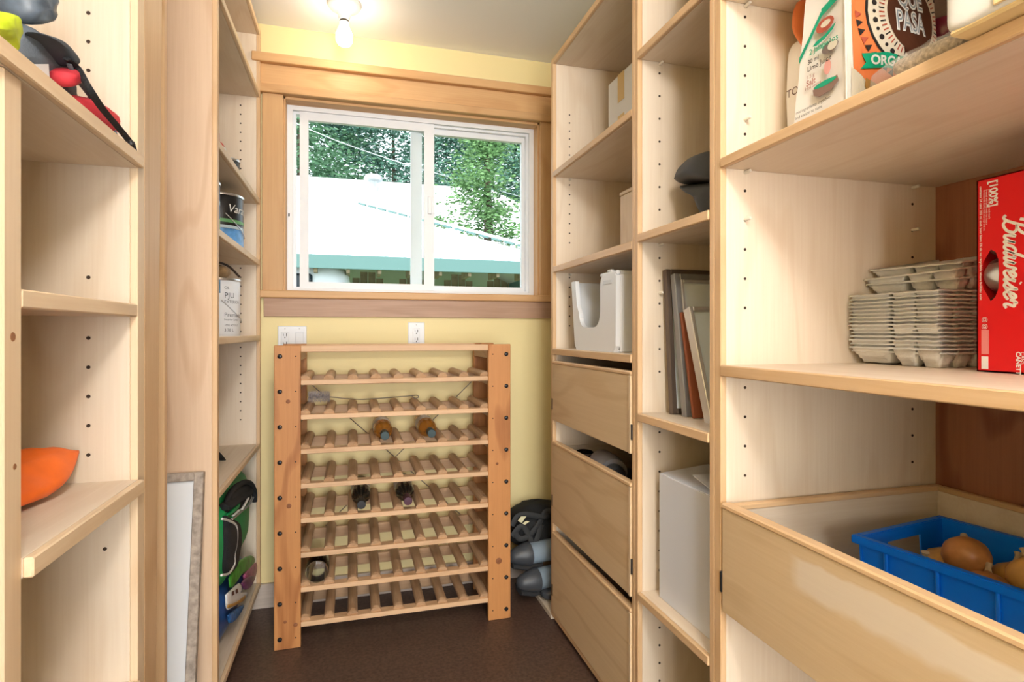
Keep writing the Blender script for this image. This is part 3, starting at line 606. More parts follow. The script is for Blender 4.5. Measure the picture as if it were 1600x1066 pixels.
patch([(352, 930), (372, 912), (376, 918), (374, 926), (386, 926), (380, 938), (362, 950), (354, 952)], 'boat_print', mat('print_white', (.78, .80, .82), .4), -.376)
for k in range(2): flatpoly('boat_window', [onX(362+k*6, 925-k*3, -.3672), onX(365+k*6, 923-k*3, -.3672), onX(366+k*6, 929-k*3, -.3672), onX(363+k*6, 931-k*3, -.3672)], mat('print_brown', (.10, .03, .02), .5), sb, Vector((1, 0, 0)))
patch([(355, 946), (370, 940), (383, 930), (381, 938), (368, 946), (356, 951)], 'hull_stripe', mat('print_gold', (.45, .25, .06), .4), -.370, .005)
patch([(356, 962), (368, 952), (380, 945), (376, 956), (366, 970), (358, 974)], 'sea_print', mat('print_sea', (.02, .13, .38), .4, var=.6, vscale=60), -.374)
tag(box('flat_case', (-.66, -.392, 1.795, 1.825, FZ+.002, .46), mat('charcoal_sheet', (.028, .028, .03), .55), None, .004, rot=(Vector((-.4, 1.80, FZ)), 'X', -.12)), 'charcoal flat case standing at the end of bottom left shelf', 'case')

# ================================================================== window-side gap: boots, black bag
def boot(base, d, label, up):
    t = thing('rubber_boot', label, 'boot', base, 'grey rubber boots lying beside the rack'); b = Vector(base); d = Vector(d).normalized()
    g1 = mat('boot_grey_blue', (.26, .33, .40), .35); g2 = mat('boot_dark', (.055, .06, .07), .4)
    up = Vector(up)
    tube('shaft', [b+d*.036, b+d*.12, b+d*.22, b+d*.28], [(.046, .044), (.047, .045), (.052, .048), (.055, .05)], g1, t, 18, n=0)
    tube('foot', [b-d*.050, b-d*.046, b-d*.030, b+d*.005, b+d*.03, b+d*.045], [.006, .020, .031, .042, .050, .050], g2, t, 18)
    tube('sole', [b-d*.04-up*.03, b+d*.02-up*.045, b+d*.10-up*.045], [(.034, .012), (.042, .014), (.036, .014)], mat('sole_black', (.02, .02, .022), .7), t, 12, up=up)
boot((.690, 2.33, .197), (1, .12, .03), 'upper grey-blue rubber boot lying on its side beside rack', (0, -.3, 1))
boot((.712, 2.290, .100), (1, .20, .0), 'lower dark-toed rubber boot lying under the other boot', (0, -.4, 1))
bk = thing('black_backpack', 'black strappy bag heaped on boots in corner beside rack', 'bag', (.82, 2.47, .26))
rbox('body', (.66, 1.02, 2.36, 2.565, .19, .375), BLKFAB(), bk, e=.7, wr=.012, ws=18)
for pts in ([(800, 838), (815, 822), (826, 836), (832, 852)], [(803, 830), (812, 842), (826, 838), (840, 822), (846, 812)], [(800, 822), (808, 808), (822, 804), (846, 808), (858, 806)], [(832, 858), (840, 840), (846, 820)], [(848, 808), (852, 800), (860, 798)]):
    tube('strap', [onY(u, v, 2.345) for u, v in pts], .012, mat('black_webbing', (.03, .031, .033), .7), bk, 8, flat=.3, n=5, up=(0, -1, 0))
for q in ([(809, 814), (814, 807), (822, 807), (815, 817)], [(816, 818), (822, 814), (827, 815), (820, 820)]):
    flatpoly('cream_tab', [onY(u, v, 2.328) for u, v in q], mat('cream_tab', (.72, .68, .45), .6), bk, Vector((0, -1, 0)), .003)
tag(rbox('dark_shoe', (.765, .93, 2.235, 2.315, .0225, .072), mat('boot_dark', (.055, .06, .07), .4), None, e=.7), 'small dark shoe on the base board under the rubber boots', 'shoe')
tag(rbox('lavender_ball', (.815, .955, 2.20, 2.335, .10, .24), mat('lavender_plastic', (.62, .60, .72), .4), None, e=1), 'pale lavender round ball between the boots and drawer unit', 'ball')

# ================================================================== right unit contents
wc = thing('wine_carton', 'white carton with tan tape and red lettering on upper shelf', 'box', (1.05, 1.88, 1.789))
cw = mat('carton_white', (.76, .76, .78), .6)
box('carton', (.93, 1.20, 1.755, 1.965, 1.7895, 2.085), cw, wc, .002)
tan = mat('tan_tape', (.62, .42, .16), .35)
box('tape', (.9290, .9302, 1.835, 1.885, 1.985, 2.085), tan, wc, 0); box('tape', (.9290, .9302, 1.835, 1.885, 1.79, 1.935), tan, wc, 0)
box('tape', (.93, 1.20, 1.835, 1.885, 2.0848, 2.0858), tan, wc, 0)
text('carton_lettering', 'chardonnay', .040, mat('red_ink', (.6, .05, .06), .5), wc, (.9289, 1.955, 1.838), (0, -1, 0), (0, 0, 1), shear=.2)
wbx = thing('wooden_box', 'plain pale wooden box on the third shelf of far unit', 'box', (1.0, 1.7, 1.412))
box('body', (.90, 1.15, 1.60, 1.806, 1.4125, 1.625), wood('pale', 'z'), wbx, .002); box('lid', (.898, 1.152, 1.598, 1.808, 1.626, 1.638), wood('pale', 'y'), wbx, .002)
# white plastic bin with a deep scooped side
wt = thing('plastic_bin', 'white plastic bin with deep U-shaped scooped front on shelf', 'bin', (.91, 1.775, 1.088))
bz, bt = 1.0885, 1.338
def bin_side(ya, yb, xa, xb, scoop):
    """outer and inner outline of the aisle-facing side"""
    n0, n1 = yb-.045, ya+.118
    pts = [(yb+.022, bt), (yb+.006, bt)]
    zb_ = 1.168; r = .05
    pts = [(yb+.02, bt), (n0+.028, bt), (n0+.012, 1.25)]
    pts += [(n0-.01-r+r*math.cos(a), zb_+r+r*math.sin(a)) for a in [0-PI/2*k/5 for k in range(6)]]
    pts += [(n1+r-r*math.sin(a)-r*0, zb_+r-r*math.cos(a)) for a in [PI/2*k/5 for k in range(6)]]
    pts += [(n1, 1.30), (n1-.006, 1.325), (n1-.02, bt), (ya+.012, bt), (ya, bt-.012), (ya+.004, bz+.02), (ya+.02, bz), (yb-.03, bz), (yb-.012, bz+.02)]
    return pts
bm = bmesh.new(); o_ = [bm.verts.new((.785, y, z)) for y, z in bin_side(1.603, 1.955, 0, 0, 1)]; i_ = [bm.verts.new((.800, v.co.y, v.co.z)) for v in o_]
bm.faces.new(o_); bm.faces.new(i_)
for k in range(len(o_)): bm.faces.new((o_[k], o_[(k+1) % len(o_)], i_[(k+1) % len(o_)], i_[k]))
finish('scooped_side', bm, WHITE(), wt)
WP = WHITE()
box('end_wall', (.800, 1.06, 1.603, 1.611, bz, bt), WP, wt, .003)
box('end_wall', (.800, 1.06, 1.945, 1.953, bz, bt), WP, wt, .003, rot=(Vector((.9, 1.945, bz)), 'X', -.10))
box('back_wall', (1.052, 1.06, 1.611, 1.945, bz, bt), WP, wt, .002); box('base', (.800, 1.052, 1.611, 1.945, bz, bz+.008), WP, wt, 0)
tube('lip', [(.792, 1.603, bt), (.792, 1.72, bt)], .007, WP, wt, 8); tube('lip', [(.80, 1.607, bt), (1.055, 1.607, bt)], .007, WP, wt, 8)
box('label_recess', (.7835, .7848, 1.632, 1.695, 1.305, 1.318), mat('bin_shadow_grey', (.66, .67, .70), .4), wt, .0005)  # recess drawn as a flat strip, its shade put into the grey
box('clip', (.786, .80, 1.642, 1.672, bt+.005, bt+.013), WP, wt, .003)
# things in the middle drawer
pz_ = .50
tag(lathe('steel_cup', [(.026, 0), (.03, .01), (.034, .19), (.031, .19), (.027, .012)], mat('shiny_steel', (.75, .75, .76), .12, 1), None, Matrix.Translation((.83, 1.975, pz_+.02)) @ Matrix.Rotation(.12, 4, 'X'), 20), 'shiny metal cup sticking up in the middle drawer', 'cup')
gs = thing('grey_bottle', 'grey cloth-covered bottle with dark cap lying in middle drawer', 'bottle', (.92, 1.72, .58))
tube('sleeve', [(.86, 1.90, .675), (.855, 1.86, .684), (.845, 1.76, .682), (.84, 1.735, .680)], [.03, .05, .052, .048], mat('grey_knit', (.34, .34, .38), .9), gs, 18)
tube('cap', [(.8395, 1.733, .680), (.836, 1.71, .679), (.835, 1.70, .678)], [.034, .034, .026], mat('slate_cap', (.10, .12, .15), .4), gs, 16)
tag(rbox('red_pouch', (.80, 1.0, 1.475, 1.64, .422, .700), mat('dark_red_cloth', (.22, .02, .03), .7), None, e=.6, wr=.008), 'dark red pouch in the near corner of the middle drawer', 'pouch')
tag(rbox('storage_sack', (.83, 1.32, 1.65, 2.09, .421, .625), mat('drab_cloth', (.10, .09, .08), .9), None, e=.5, wr=.012), 'dull dark cloth sack filling the bottom of middle drawer', 'sack')
# grey padded case behind the post
pc = thing('padded_case', 'dark grey padded pointed case on narrow unit shelf', 'case', (.95, 1.20, 1.424))
puffy('upper_shell', [onX(1076, 286, .90), onX(1082, 270, .90), onX(1092, 258, .90), onX(1110, 244, .90), onX(1140, 236, .90), onX(1165, 262, .90), onX(1160, 286, .90), onX(1112, 286, .90), onX(1085, 290, .90)], .075, (1, 0, 0), mat('charcoal_nylon', (.052, .056, .062), .6), pc, sub=5)
puffy('lower_shell', [onX(1079, 290, .90), onX(1110, 287, .90), onX(1160, 287, .90), onX(1168, 330, .90), onX(1150, 352, .90), onX(1128, 348, .90), onX(1108, 306, .90), onX(1090, 298, .90)], .065, (1, 0, 0), mat('graphite_nylon', (.035, .036, .036), .6), pc, sub=5)
# leaning frames
def lean_frame(name, label, xl, yb, yt, zt, depth, fm, inner, bar=.02, w=.30, z0=.9265, cat='picture frame', double=None):
    H = zt-z0; L = math.hypot(H, yt-yb); t = thing(name, label, cat, (xl+w/2, yb, z0), 'frames leaning in the narrow unit')
    M = Matrix.Translation((xl, yb, z0+.001)) @ Matrix.Rotation(-math.atan2(yt-yb, H), 4, 'X')
    lp('frame_bar', (0, bar, 0, depth, 0, L), fm, t, M); lp('frame_bar', (w-bar, w, 0, depth, 0, L), fm, t, M)
    lp('frame_bar', (bar, w-bar, 0, depth, L-bar, L), fm, t, M); lp('frame_bar', (bar, w-bar, 0, depth, 0, bar), fm, t, M)
    if double:
        for b in ((bar, bar+.008, -.003, depth*.6, bar, L-bar), (w-bar-.008, w-bar, -.003, depth*.6, bar, L-bar), (bar+.008, w-bar-.008, -.003, depth*.6, L-bar-.008, L-bar)): lp('inner_lip', b, double, t, M, .001)
    if inner: lp('picture', (bar, w-bar, depth*.35, depth*.7, bar, L-bar), inner, t, M, 0)
    return t, M, L
silver = mat('silver_frame', (.72, .72, .74), .35, .6); bronze = mat('bronze_frame', (.13, .095, .075), .4, .4)
skyp = mat('pale_print', (.76, .82, .87), .3, var=.08, vscale=6)
lean_frame('picture_frame', 'largest dark bronze frame at the back of the leaning stack', .838, 1.368, 1.402, 1.326, .018, bronze, skyp, .016, .36)
t2, M2, L2 = lean_frame('picture_frame', 'silver-lipped dark frame with pale print, second in leaning stack', .848, 1.318, 1.376, 1.312, .022, mat('pewter_frame', (.30, .30, .31), .4, .4), skyp, .018, .34, double=silver)
lp('print_caption', (.115, .165, .0070, .0076, L2-.105, L2-.085), mat('caption_teal', (.16, .30, .34), .5), t2, M2, 0)
tag(lp('brown_board', (0, .30, 0, .010, 0, .285), mat('brown_hardboard', (.30, .085, .035), .6), None, Matrix.Translation((.852, 1.288, .9275)) @ Matrix.Rotation(-.215, 4, 'X')), 'thin reddish brown board between the leaning frames', 'board', 'frames leaning in the narrow unit')
lean_frame('picture_frame', 'small silver frame with pale print, foremost of the leaning stack', .846, 1.205, 1.302, 1.218, .030, silver, mat('pale_blue_print', (.74, .83, .90), .3), .012, .30)
# white carton
wx = thing('carton', 'plain white cardboard carton with loose top flaps on lower shelf', 'box', (.95, 1.27, .428))
cwh = mat('carton_bluewhite', (.73, .76, .84), .55)
boxes('body', [(.808, .811, 1.115, 1.385, .429, .765), (1.117, 1.12, 1.115, 1.385, .429, .765), (.811, 1.117, 1.115, 1.118, .429, .765), (.811, 1.117, 1.382, 1.385, .429, .765), (.811, 1.117, 1.118, 1.382, .429, .432)], cwh, wx)
box('flap', (.811, .96, 1.117, 1.383, .764, .767), cwh, wx, 0, rot=(Vector((.811, 1.2, .765)), 'Y', -.10))
box('flap', (.97, 1.12, 1.117, 1.383, .764, .767), cwh, wx, 0, rot=(Vector((1.12, 1.2, .765)), 'Y', .15))
box('flap', (.815, 1.115, 1.115, 1.240, .7665, .769), cwh, wx, 0, rot=(Vector((.95, 1.115, .768)), 'X', .22))
# ---- snack bag
sn = thing('snack_bag', 'large snack bag with brown emblem and orange print on top shelf', 'bag', (.96, .83, 1.526))
GX, GY, GY2, SW = .850, .812, .945, .220     # gusset plane, front plane, far end, front width
paper = mat('bag_cream', (.86, .82, .77), .4, bump=.12, bscale=25)
z0, z1 = 1.5265, 1.868
bm = bmesh.new(); NZ, NP = 14, 9
def ringpts(z):
    t = (z-z0)/(z1-z0); bul = .014*math.sin(PI*min(1, t*1.05))
    a, b = GX+.012*t, GX+SW-.008*t; y0, y1 = GY+.018*t, GY2-.030*t
    P = []
    for k in range(NP): f = k/NP; P.append((a+(b-a)*f, y0-bul*math.sin(PI*f)))
    for k in range(NP): f = k/NP; P.append((b, y0+(y1-y0)*f))
    for k in range(NP): f = k/NP; P.append((b+(a-b)*f, y1+bul*math.sin(PI*f)))
    for k in range(NP): f = k/NP; P.append((a+.006*math.sin(PI*f), y1+(y0-y1)*f))
    return P
rings = []
for i in range(NZ+1):
    z = z0+(z1-z0)*i/NZ; rings.append([bm.verts.new((x+.002*noise.noise(Vector((x*30, y*30, z*30))), y+.002*noise.noise(Vector((x*25+9, y*30, z*30))), z)) for x, y in ringpts(z)])
for r0, r1 in zip(rings, rings[1:]):
    for k in range(len(r0)): bm.faces.new((r0[k], r0[(k+1) % len(r0)], r1[(k+1) % len(r0)], r1[k]))
bm.faces.new(rings[0][::-1]); bm.faces.new(rings[-1])
finish('bag_body', bm, paper, sn, smooth=50)
def fpt(fx, fz, lift=.001):   # point on the printed front: fx 0..1 across, fz metres above shelf
    z = z0+fz; t = (z-z0)/(z1-z0); bul = .014*math.sin(PI*min(1, t*1.05)); a, b = GX+.012*t, GX+SW-.008*t; fx = min(1., max(0., fx))   # print is cut off at the bag's edge
    return Vector((a+(b-a)*fx, GY+.018*t-bul*math.sin(PI*fx)-lift-.002, z))
def gpt(fy, fz, lift=.001):   # point on the gusset: fy 0 at the front edge, 1 at the far edge
    z = z0+fz; t = (z-z0)/(z1-z0); y0, y1 = GY+.018*t, GY2-.030*t
    return Vector((GX+.012*t+.006*math.sin(PI*fy)*0-lift-.0025, y0+(y1-y0)*fy, z))
def fprint(name, pts, m, lift=.001):
    """printed shape laid over the bulging front: fan of small faces"""
    bm = bmesh.new(); n = len(pts); cx = sum(p[0] for p in pts)/n; cz = sum(p[1] for p in pts)/n; R = 5; rr = []
    for k in range(1, R+1): rr.append([bm.verts.new(fpt(cx+(x-cx)*k/R, cz+(z-cz)*k/R, lift)) for x, z in pts])
    for a, b in zip(rr, rr[1:]):
        for k in range(n): bm.faces.new((a[k], a[(k+1) % n], b[(k+1) % n], b[k]))
    bm.faces.new(rr[0]); return finish(name, bm, m, sn)
brown = mat('print_chocolate', (.085, .028, .014), .45); orange = mat('print_orange', (.80, .22, .07), .45); inkk = mat('print_black', (.02, .018, .018), .5); creamp = mat('print_cream', (.72, .66, .54), .45); grn = mat('print_emerald', (.0, .36, .20), .45); redp = mat('print_brick', (.45, .09, .05), .5)
EC, EZc = .65, .205      # emblem centre
circ = lambda cx, cz, r, n=28, a0=0: [(cx+r/SW*math.cos(a0+2*PI*k/n), cz+r*math.sin(a0+2*PI*k/n)) for k in range(n)]
fprint('orange_field', [(.06, .03), (.30, .022), (.80, .03), (.97, .06), (.98, .20), (.97, .32), (.5, .338), (.06, .33), (.04, .18)], orange, .0006)
fprint('white_base', [(.02, .004), (.45, .004), (.40, .03), (.25, .055), (.12, .085), (.03, .10)], creamp, .0010)
fprint('emblem_edge', circ(EC, EZc, .108), inkk, .0012); fprint('emblem_ring', circ(EC, EZc, .103), creamp, .0016)
for k in range(34):
    a = 2*PI*k/34; fprint('ring_dot', circ(EC+.090/SW*math.cos(a), EZc+.090*math.sin(a), .0036 if k % 2 else .0055, 8), inkk, .0021)
for k in range(56):
    a = 2*PI*k/56; c_, s_ = math.cos(a), math.sin(a); q = .0013
    fprint('ring_tick', [(EC+(r*c_-e*s_)/SW, EZc+r*s_+e*c_) for r, e in ((.068, -q), (.080, -q), (.080, q), (.068, q))], redp if k % 3 else inkk, .0021)
fprint('emblem', [(EC+x/SW, EZc+z) for x, z in [(.062*math.cos(a), .066*math.sin(a)) for a in [-.75+2*PI*.80*k/24 for k in range(25)]]+[(-.026, -.068), (.010, -.092), (.034, -.098), (.028, -.078)]], brown, .0026)
for k in range(9):
    a = PI*1.02+k*.13; c_, s_ = math.cos(a), math.sin(a)
    fprint('triangle_mark', [(EC+((.116)*c_)/SW, EZc+.116*s_), (EC+(.129*c_-.007*s_)/SW, EZc+.129*s_+.007*c_), (EC+(.129*c_+.007*s_)/SW, EZc+.129*s_-.007*c_)], inkk if k % 3 else redp, .0022)
fprint('green_ribbon', [(.10, .096), (.15, .108), (.11, .124), (.35, .130), (.70, .127), (.98, .122), (.98, .096), (.70, .100), (.35, .102)], grn, .0030)
fprint('bowl_print', [(.14, .066), (.18, .045), (.34, .040), (.38, .052), (.26, .070), (.15, .080)], mat('print_tan', (.40, .22, .06), .5), .0030)
wink = mat('print_white_ink', (.85, .85, .84), .5); steelb = mat('print_steel_blue', (.30, .38, .45), .5)
def ftext(s, fx, fz, size, m, lift, bold=0, sx=1., name='bag_lettering', shear=0):
    t = text(name, s, size, m, sn, (0, 0, 0), (1, 0, 0), (0, 0, 1), bold=bold, shear=shear, sx=sx)
    for v in t.data.vertices: v.co = fpt(fx+v.co.x/SW, fz+v.co.z, lift)
    t.location = -W[sn.name]; return t
for i, (s, fz) in enumerate((('QUE', .222), ('PASA', .176))):
    ftext(s, EC-.044/SW+(.008/SW if i == 0 else 0), fz, .054, wink, .0034, .0028, .62); ftext(s, EC-.044/SW+(.008/SW if i == 0 else 0), fz, .054, steelb, .0040, -.0006, .62)
ftext('ORGANIC', .19, .106, .024, wink, .0036, .0008); ftext('TORTILLA', .46, .080, .018, inkk, .0022, .0004); ftext('CROUSTILLES', .34, .062, .018, inkk, .0022, .0004)
def gprint(name, pts, m, lift=.001): return flatpoly(name, [gpt(*p, lift) for p in pts], m, sn, Vector((-1, 0, 0)), .0004)
def gtext(s, fy, fz, size, m, bold=0):
    o = gpt(fy, fz, .0016); return text('bag_lettering', s, size, m, sn, o, (0, -1, 0), (0, 0, 1), bold=bold)
gellipse = lambda cy, cz, ry, rz_, n=14: [(cy+ry*math.cos(2*PI*k/n), cz+rz_*math.sin(2*PI*k/n)) for k in range(n)]
gprint('green_stripe', [(.98, .155), (.50, .222), (.52, .232), (.98, .168)], grn); gprint('green_stripe', [(.50, .222), (.10, .236), (.10, .250), (.52, .236)], grn)
gprint('pepper_print', gellipse(.42, .202, .20, .013), redp); gprint('pepper_print', [(.68, .174), (.60, .179), (.40, .183), (.18, .194), (.24, .184), (.42, .175), (.60, .171)], grn)
gprint('coconut_print', gellipse(.30, .154, .17, .011), mat('print_grey_brown', (.20, .15, .13), .5)); gprint('coconut_print', gellipse(.24, .154, .10, .0085), creamp, .0016)
gprint('pepper_slit', gellipse(.40, .203, .11, .006), creamp, .0016); gprint('shaker_print', gellipse(.34, .118, .07, .014), mat('print_pink_light', (.75, .36, .32), .5)); gprint('bowl_print', [(.62, .088), (.15, .094), (.12, .082), (.26, .071), (.48, .069), (.60, .077)], mat('print_brown_soft', (.25, .15, .12), .5)); gprint('bowl_print', gellipse(.38, .090, .22, .005), grn, .0016)
pinkb = mat('print_rust', (.40, .15, .12), .5)
for s_, fy, fz, sz, m_, b_ in (('2 Jalapeños', .74, .160, .015, grn, .0002), ('30 ml', .76, .143, .012, inkk, .0002), ('Lime Juice', .76, .129, .014, inkk, .0001), ('1.5 g', .76, .115, .010, pinkb, 0), ('Salt', .76, .101, .016, pinkb, .0003), ('Hot Sauce', .78, .094, .0095, pinkb, 0), ('mix ingredients together', .94, .056, .0085, inkk, 0), ('and season to taste', .94, .046, .0085, inkk, 0), ('serve with fresh chips', .94, .034, .0085, inkk, 0), ('and enjoy', .94, .024, .0085, inkk, 0)): gtext(s_, fy, fz, sz, m_, b_)
tube('gusset_seam', [gpt(.0, .004, -.0005), gpt(.0, .17, -.0005), gpt(.0, .335, -.0005)], .0016, paper, sn, 6)
# second snack bag standing behind
s2 = thing('snack_bag', 'second snack bag with orange pattern peeking out behind the first', 'bag', (1.02, .99, 1.526))
rbox('bag_body', (.915, 1.15, .955, 1.050, 1.5265, 1.80), paper, s2, e=.35, wr=.004, ws=20)
puffy('crimped_top', [Vector(p) for p in ((.905, .975, 1.745), (.90, 1.0, 1.80), (.93, 1.0, 1.866), (1.10, 1.0, 1.866), (1.12, 1.0, 1.79), (1.05, .985, 1.74))], .012, (0, 1, .1), orange, s2, wr=.004, ws=30, sub=4)
flatpoly('print_block', [(.915, .957, 1.70), (.955, .952, 1.70), (.955, .952, 1.73), (.915, .957, 1.73)], inkk, s2, Vector((0, -1, 0)))
text('bag_lettering', 'TORTILLA', .024, brown, s2, (.912, 1.03, 1.66), (0, -1, 0), (0, 0, 1))
# jar with dark red lid, clear bag, flour pack
jr = thing('jar', 'dark tall jar with maroon screw lid beside the snack bag', 'jar', (1.14, .86, 1.526))
Mj = Matrix.Translation((1.14, .86, 1.5265))
lathe('jar_body', [(.040, 0), (.045, .006), (.045, .180), (.040, .196), (.036, .204)], mat('dark_jar', (.05, .055, .07), .1), jr, Mj, 28)
lathe('lid', [(.041, .202), (.0425, .204), (.0425, .236), (.040, .240), (.001, .240)], mat('maroon_lid', (.16, .015, .035), .25), jr, Mj, 28)
cb = thing('clear_bag', 'clear plastic bag of brown oats lying at shelf front', 'bag', (.83, .63, 1.526))
puffy('oats', [Vector(p) for p in ((.780, .665, 1.546), (.785, .575, 1.546), (.84, .562, 1.546), (.89, .58, 1.546), (.885, .66, 1.546), (.84, .675, 1.546))], .019, (0, 0, 1), mat('oats', (.50, .38, .26), .8, bump=.4, bscale=260, var=.45, vscale=170), cb, sub=5, wr=.003, ws=30)
puffy('plastic_wrap', [Vector(p) for p in ((.782, .705, 1.545), (.778, .66, 1.547), (.780, .568, 1.547), (.84, .556, 1.547), (.90, .575, 1.547), (.895, .665, 1.547), (.85, .70, 1.547), (.81, .725, 1.540))], .021, (0, 0, 1), mat('clear_film', (.9, .92, .93), .10, alpha=.2), cb, sub=5, wr=.006, ws=60)
fl = thing('flour_pack', 'white paper flour pack with barcode and warm-shaded underside overhanging shelf', 'package', (.82, .40, 1.527))
wpap = mat('white_paper', (.82, .80, .77), .5, bump=.15, bscale=20); ypap = mat('tan_warm_shade', (.80, .60, .30), .5)
rbox('pack', (.728, .90, .27, .552, 1.530, 1.76), wpap, fl, e=.09, wr=.0015, ws=30, seg=48)
box('warm_shaded_base', (.733, .895, .275, .547, 1.5265, 1.535), ypap, fl, .003)  # warm shading of the paper's underside put into this colour
box('folded_flap', (.725, .729, .30, .49, 1.535, 1.552), ypap, fl, .001)
bm = bmesh.new(); yy = .488
while yy > .40:
    wv = random.choice((.0008, .0012, .002, .003)); add_box(bm, .7250, .7262, yy-wv, yy, 1.575, 1.64); yy -= wv+random.choice((.001, .0018, .003))
finish('barcode', bm, inkk, fl)
text('pack_lettering', '0 59749 98321', .010, inkk, fl, (.7258, .488, 1.564), (0, -1, 0), (0, 0, 1))
# ---- egg cartons: open cartons nested in a stack, each a thing of its own
pulp = mat('grey_pulp', (.80, .78, .74), .9, bump=.18, bscale=200, var=.12, vscale=18)
EX0, EX1 = 1.103, 1.368
def carton_mesh():
    """one opened carton: lid tray on the far side, twelve-cup tray on the near side, joined at a hinge; z=0 is the rim"""
    bm = bmesh.new(); L_ = EX1-EX0; t = .0016
    def cup_h(x, y):
        fx = (x/L_*6) % 1-.5; fy = (y/.104*2) % 1-.5
        r = max(abs(fx), abs(fy))*2
        return -.030*max(0., min(1., (1-r)/.42))
    def lid_h(x, y):
        d = min(x, L_-x, y, .098-y); return -.027*max(0., min(1., d/.016))
    grids = []
    NX, NY = 48, 18
    for (ya, wy, fn) in ((0., .104, cup_h), (.110, .098, lid_h)):
        g = []
        for i in range(NX+1):
            row = []
            for j in range(NY+1):
                x, y = L_*i/NX, wy*j/NY
                row.append(bm.verts.new((x, ya+y, fn(x, y)+.0012*noise.noise(Vector((x*60, (ya+y)*60, 1.7))))))
            g.append(row)
        for i in range(NX):
            for j in range(NY): bm.faces.new((g[i][j], g[i+1][j], g[i+1][j+1], g[i][j+1]))
        grids.append(g)
    for i in range(NX): bm.faces.new((grids[0][i][NY], grids[0][i+1][NY], grids[1][i+1][0], grids[1][i][0]))
    # turned-down rim all round so that the pulp edge reads
    bnd = [e for e in bm.edges if e.is_boundary]
    r = bmesh.ops.extrude_edge_only(bm, edges=bnd)
    for v in [g for g in r['geom'] if isinstance(g, bmesh.types.BMVert)]: v.co.z -= .0035; v.co.x += (.0022 if v.co.x > L_/2 else -.0022)
    bmesh.ops.recalc_face_normals(bm, faces=bm.faces)
    me = bpy.data.meshes.new('egg_carton'); bm.to_mesh(me); bm.free(); me.materials.append(pulp)
    for p in me.polygons: p.use_smooth = True
    return me
eme = carton_mesh()
NE = 16
ORD = 'first second third fourth fifth sixth seventh eighth ninth tenth eleventh twelfth thirteenth fourteenth fifteenth sixteenth'.split()
for k in range(NE):
    zz = 1.0805+.0305+k*.0083
    nm = {0: 'lowest grey egg carton, standing on the shelf under the stack', NE-1: 'topmost flat egg carton of the nested stack'}.get(k, 'grey egg carton, %s from the bottom of the nested stack' % ORD[k])
    e = link('egg_carton', eme, None, (EX0+random.uniform(-.003, .003), .840+random.uniform(-.002, .002), zz)); e.rotation_euler = (0, random.uniform(-.004, .004), random.uniform(-.012, .012))
    tag(e, nm, 'egg carton', 'nested egg cartons')
for k, (dx, dz, ry, rx) in enumerate(((.10, .010, -.28, .05), (.085, .028, -.36, -.04), (.12, .042, -.42, .06))):
    zz = 1.0805+.0305+NE*.0083+dz
    e = link('egg_carton', eme, None, (EX0+dx*.5, .842, zz+.006)); e.scale = (.86, 1, 1); e.rotation_euler = (rx*.4, ry*.35, 0)
    tag(e, ('grey egg carton tilted on the stack, lower of three', 'grey egg carton tilted on the stack, middle of three', 'grey egg carton tilted highest on the stack by beer case')[k], 'egg carton', 'nested egg cartons')
# ---- beer case standing on end
bc = thing('beer_case', 'red beer can case standing on end with white script lettering', 'box', (1.2, .62, 1.080))
redc = mat('red_card', (.72, .008, .012), .32)
BX, BY0, BY1, BZ0, BZ1 = 1.076, .470, .753, 1.0815, 1.422
# aisle face with two hand holes: built as a grid with the holes left open
bm = bmesh.new()
hole = [(.730, 1.296), (.722, 1.290), (.718, 1.278), (.717, 1.252), (.718, 1.226), (.723, 1.212), (.730, 1.205), (.742, 1.228), (.748, 1.252), (.742, 1.276)]
hole2 = [(y-.075, z) for y, z in hole]
out = [(BY0, BZ0), (BY1, BZ0), (BY1, BZ1), (BY0, BZ1)]
ev = []
for ring_ in (out, hole, hole2):
    vs = [bm.verts.new((BX, y, z)) for y, z in ring_]; ev += [bm.edges.new((vs[k], vs[(k+1) % len(vs)])) for k in range(len(vs))]
bmesh.ops.triangle_fill(bm, use_beauty=True, edges=ev)
finish('printed_face', bm, redc, bc)
bm = bmesh.new()
for b in ((BX, BX+.27, BY1-.002, BY1, BZ0, BZ1), (BX, BX+.27, BY0, BY0+.002, BZ0, BZ1), (BX, BX+.27, BY0, BY1, BZ0, BZ0+.002), (BX, BX+.27, BY0, BY1, BZ1-.002, BZ1), (BX+.268, BX+.27, BY0, BY1, BZ0, BZ1)): add_box(bm, *b)
finish('case_sides', bm, redc, bc)
whi = mat('white_ink', (.88, .86, .84), .45)
cn = mat('can_silver', (.55, .58, .60), .25, .7)
for y in (.735, .66, .585):
    for z in (1.252, 1.318, 1.186): lathe('can', [(.026, -.06), (.031, -.052), (.031, .052), (.026, .06)], cn, bc, Matrix.Translation((BX+.036, y-.046, z)) @ Matrix.Rotation(PI/2, 4, 'X') if y == .735 else Matrix.Translation((BX+.11, y, z)) @ Matrix.Rotation(PI/2, 4, 'Y'), 20)
def btext(s, y, z, size, m=whi, shear=0., bold=0., sx=1.): return text('case_lettering', s, size, m, bc, (BX-.0004, y, z), (0, 0, -1), (0, -1, 0), shear=shear, bold=bold, sx=sx)
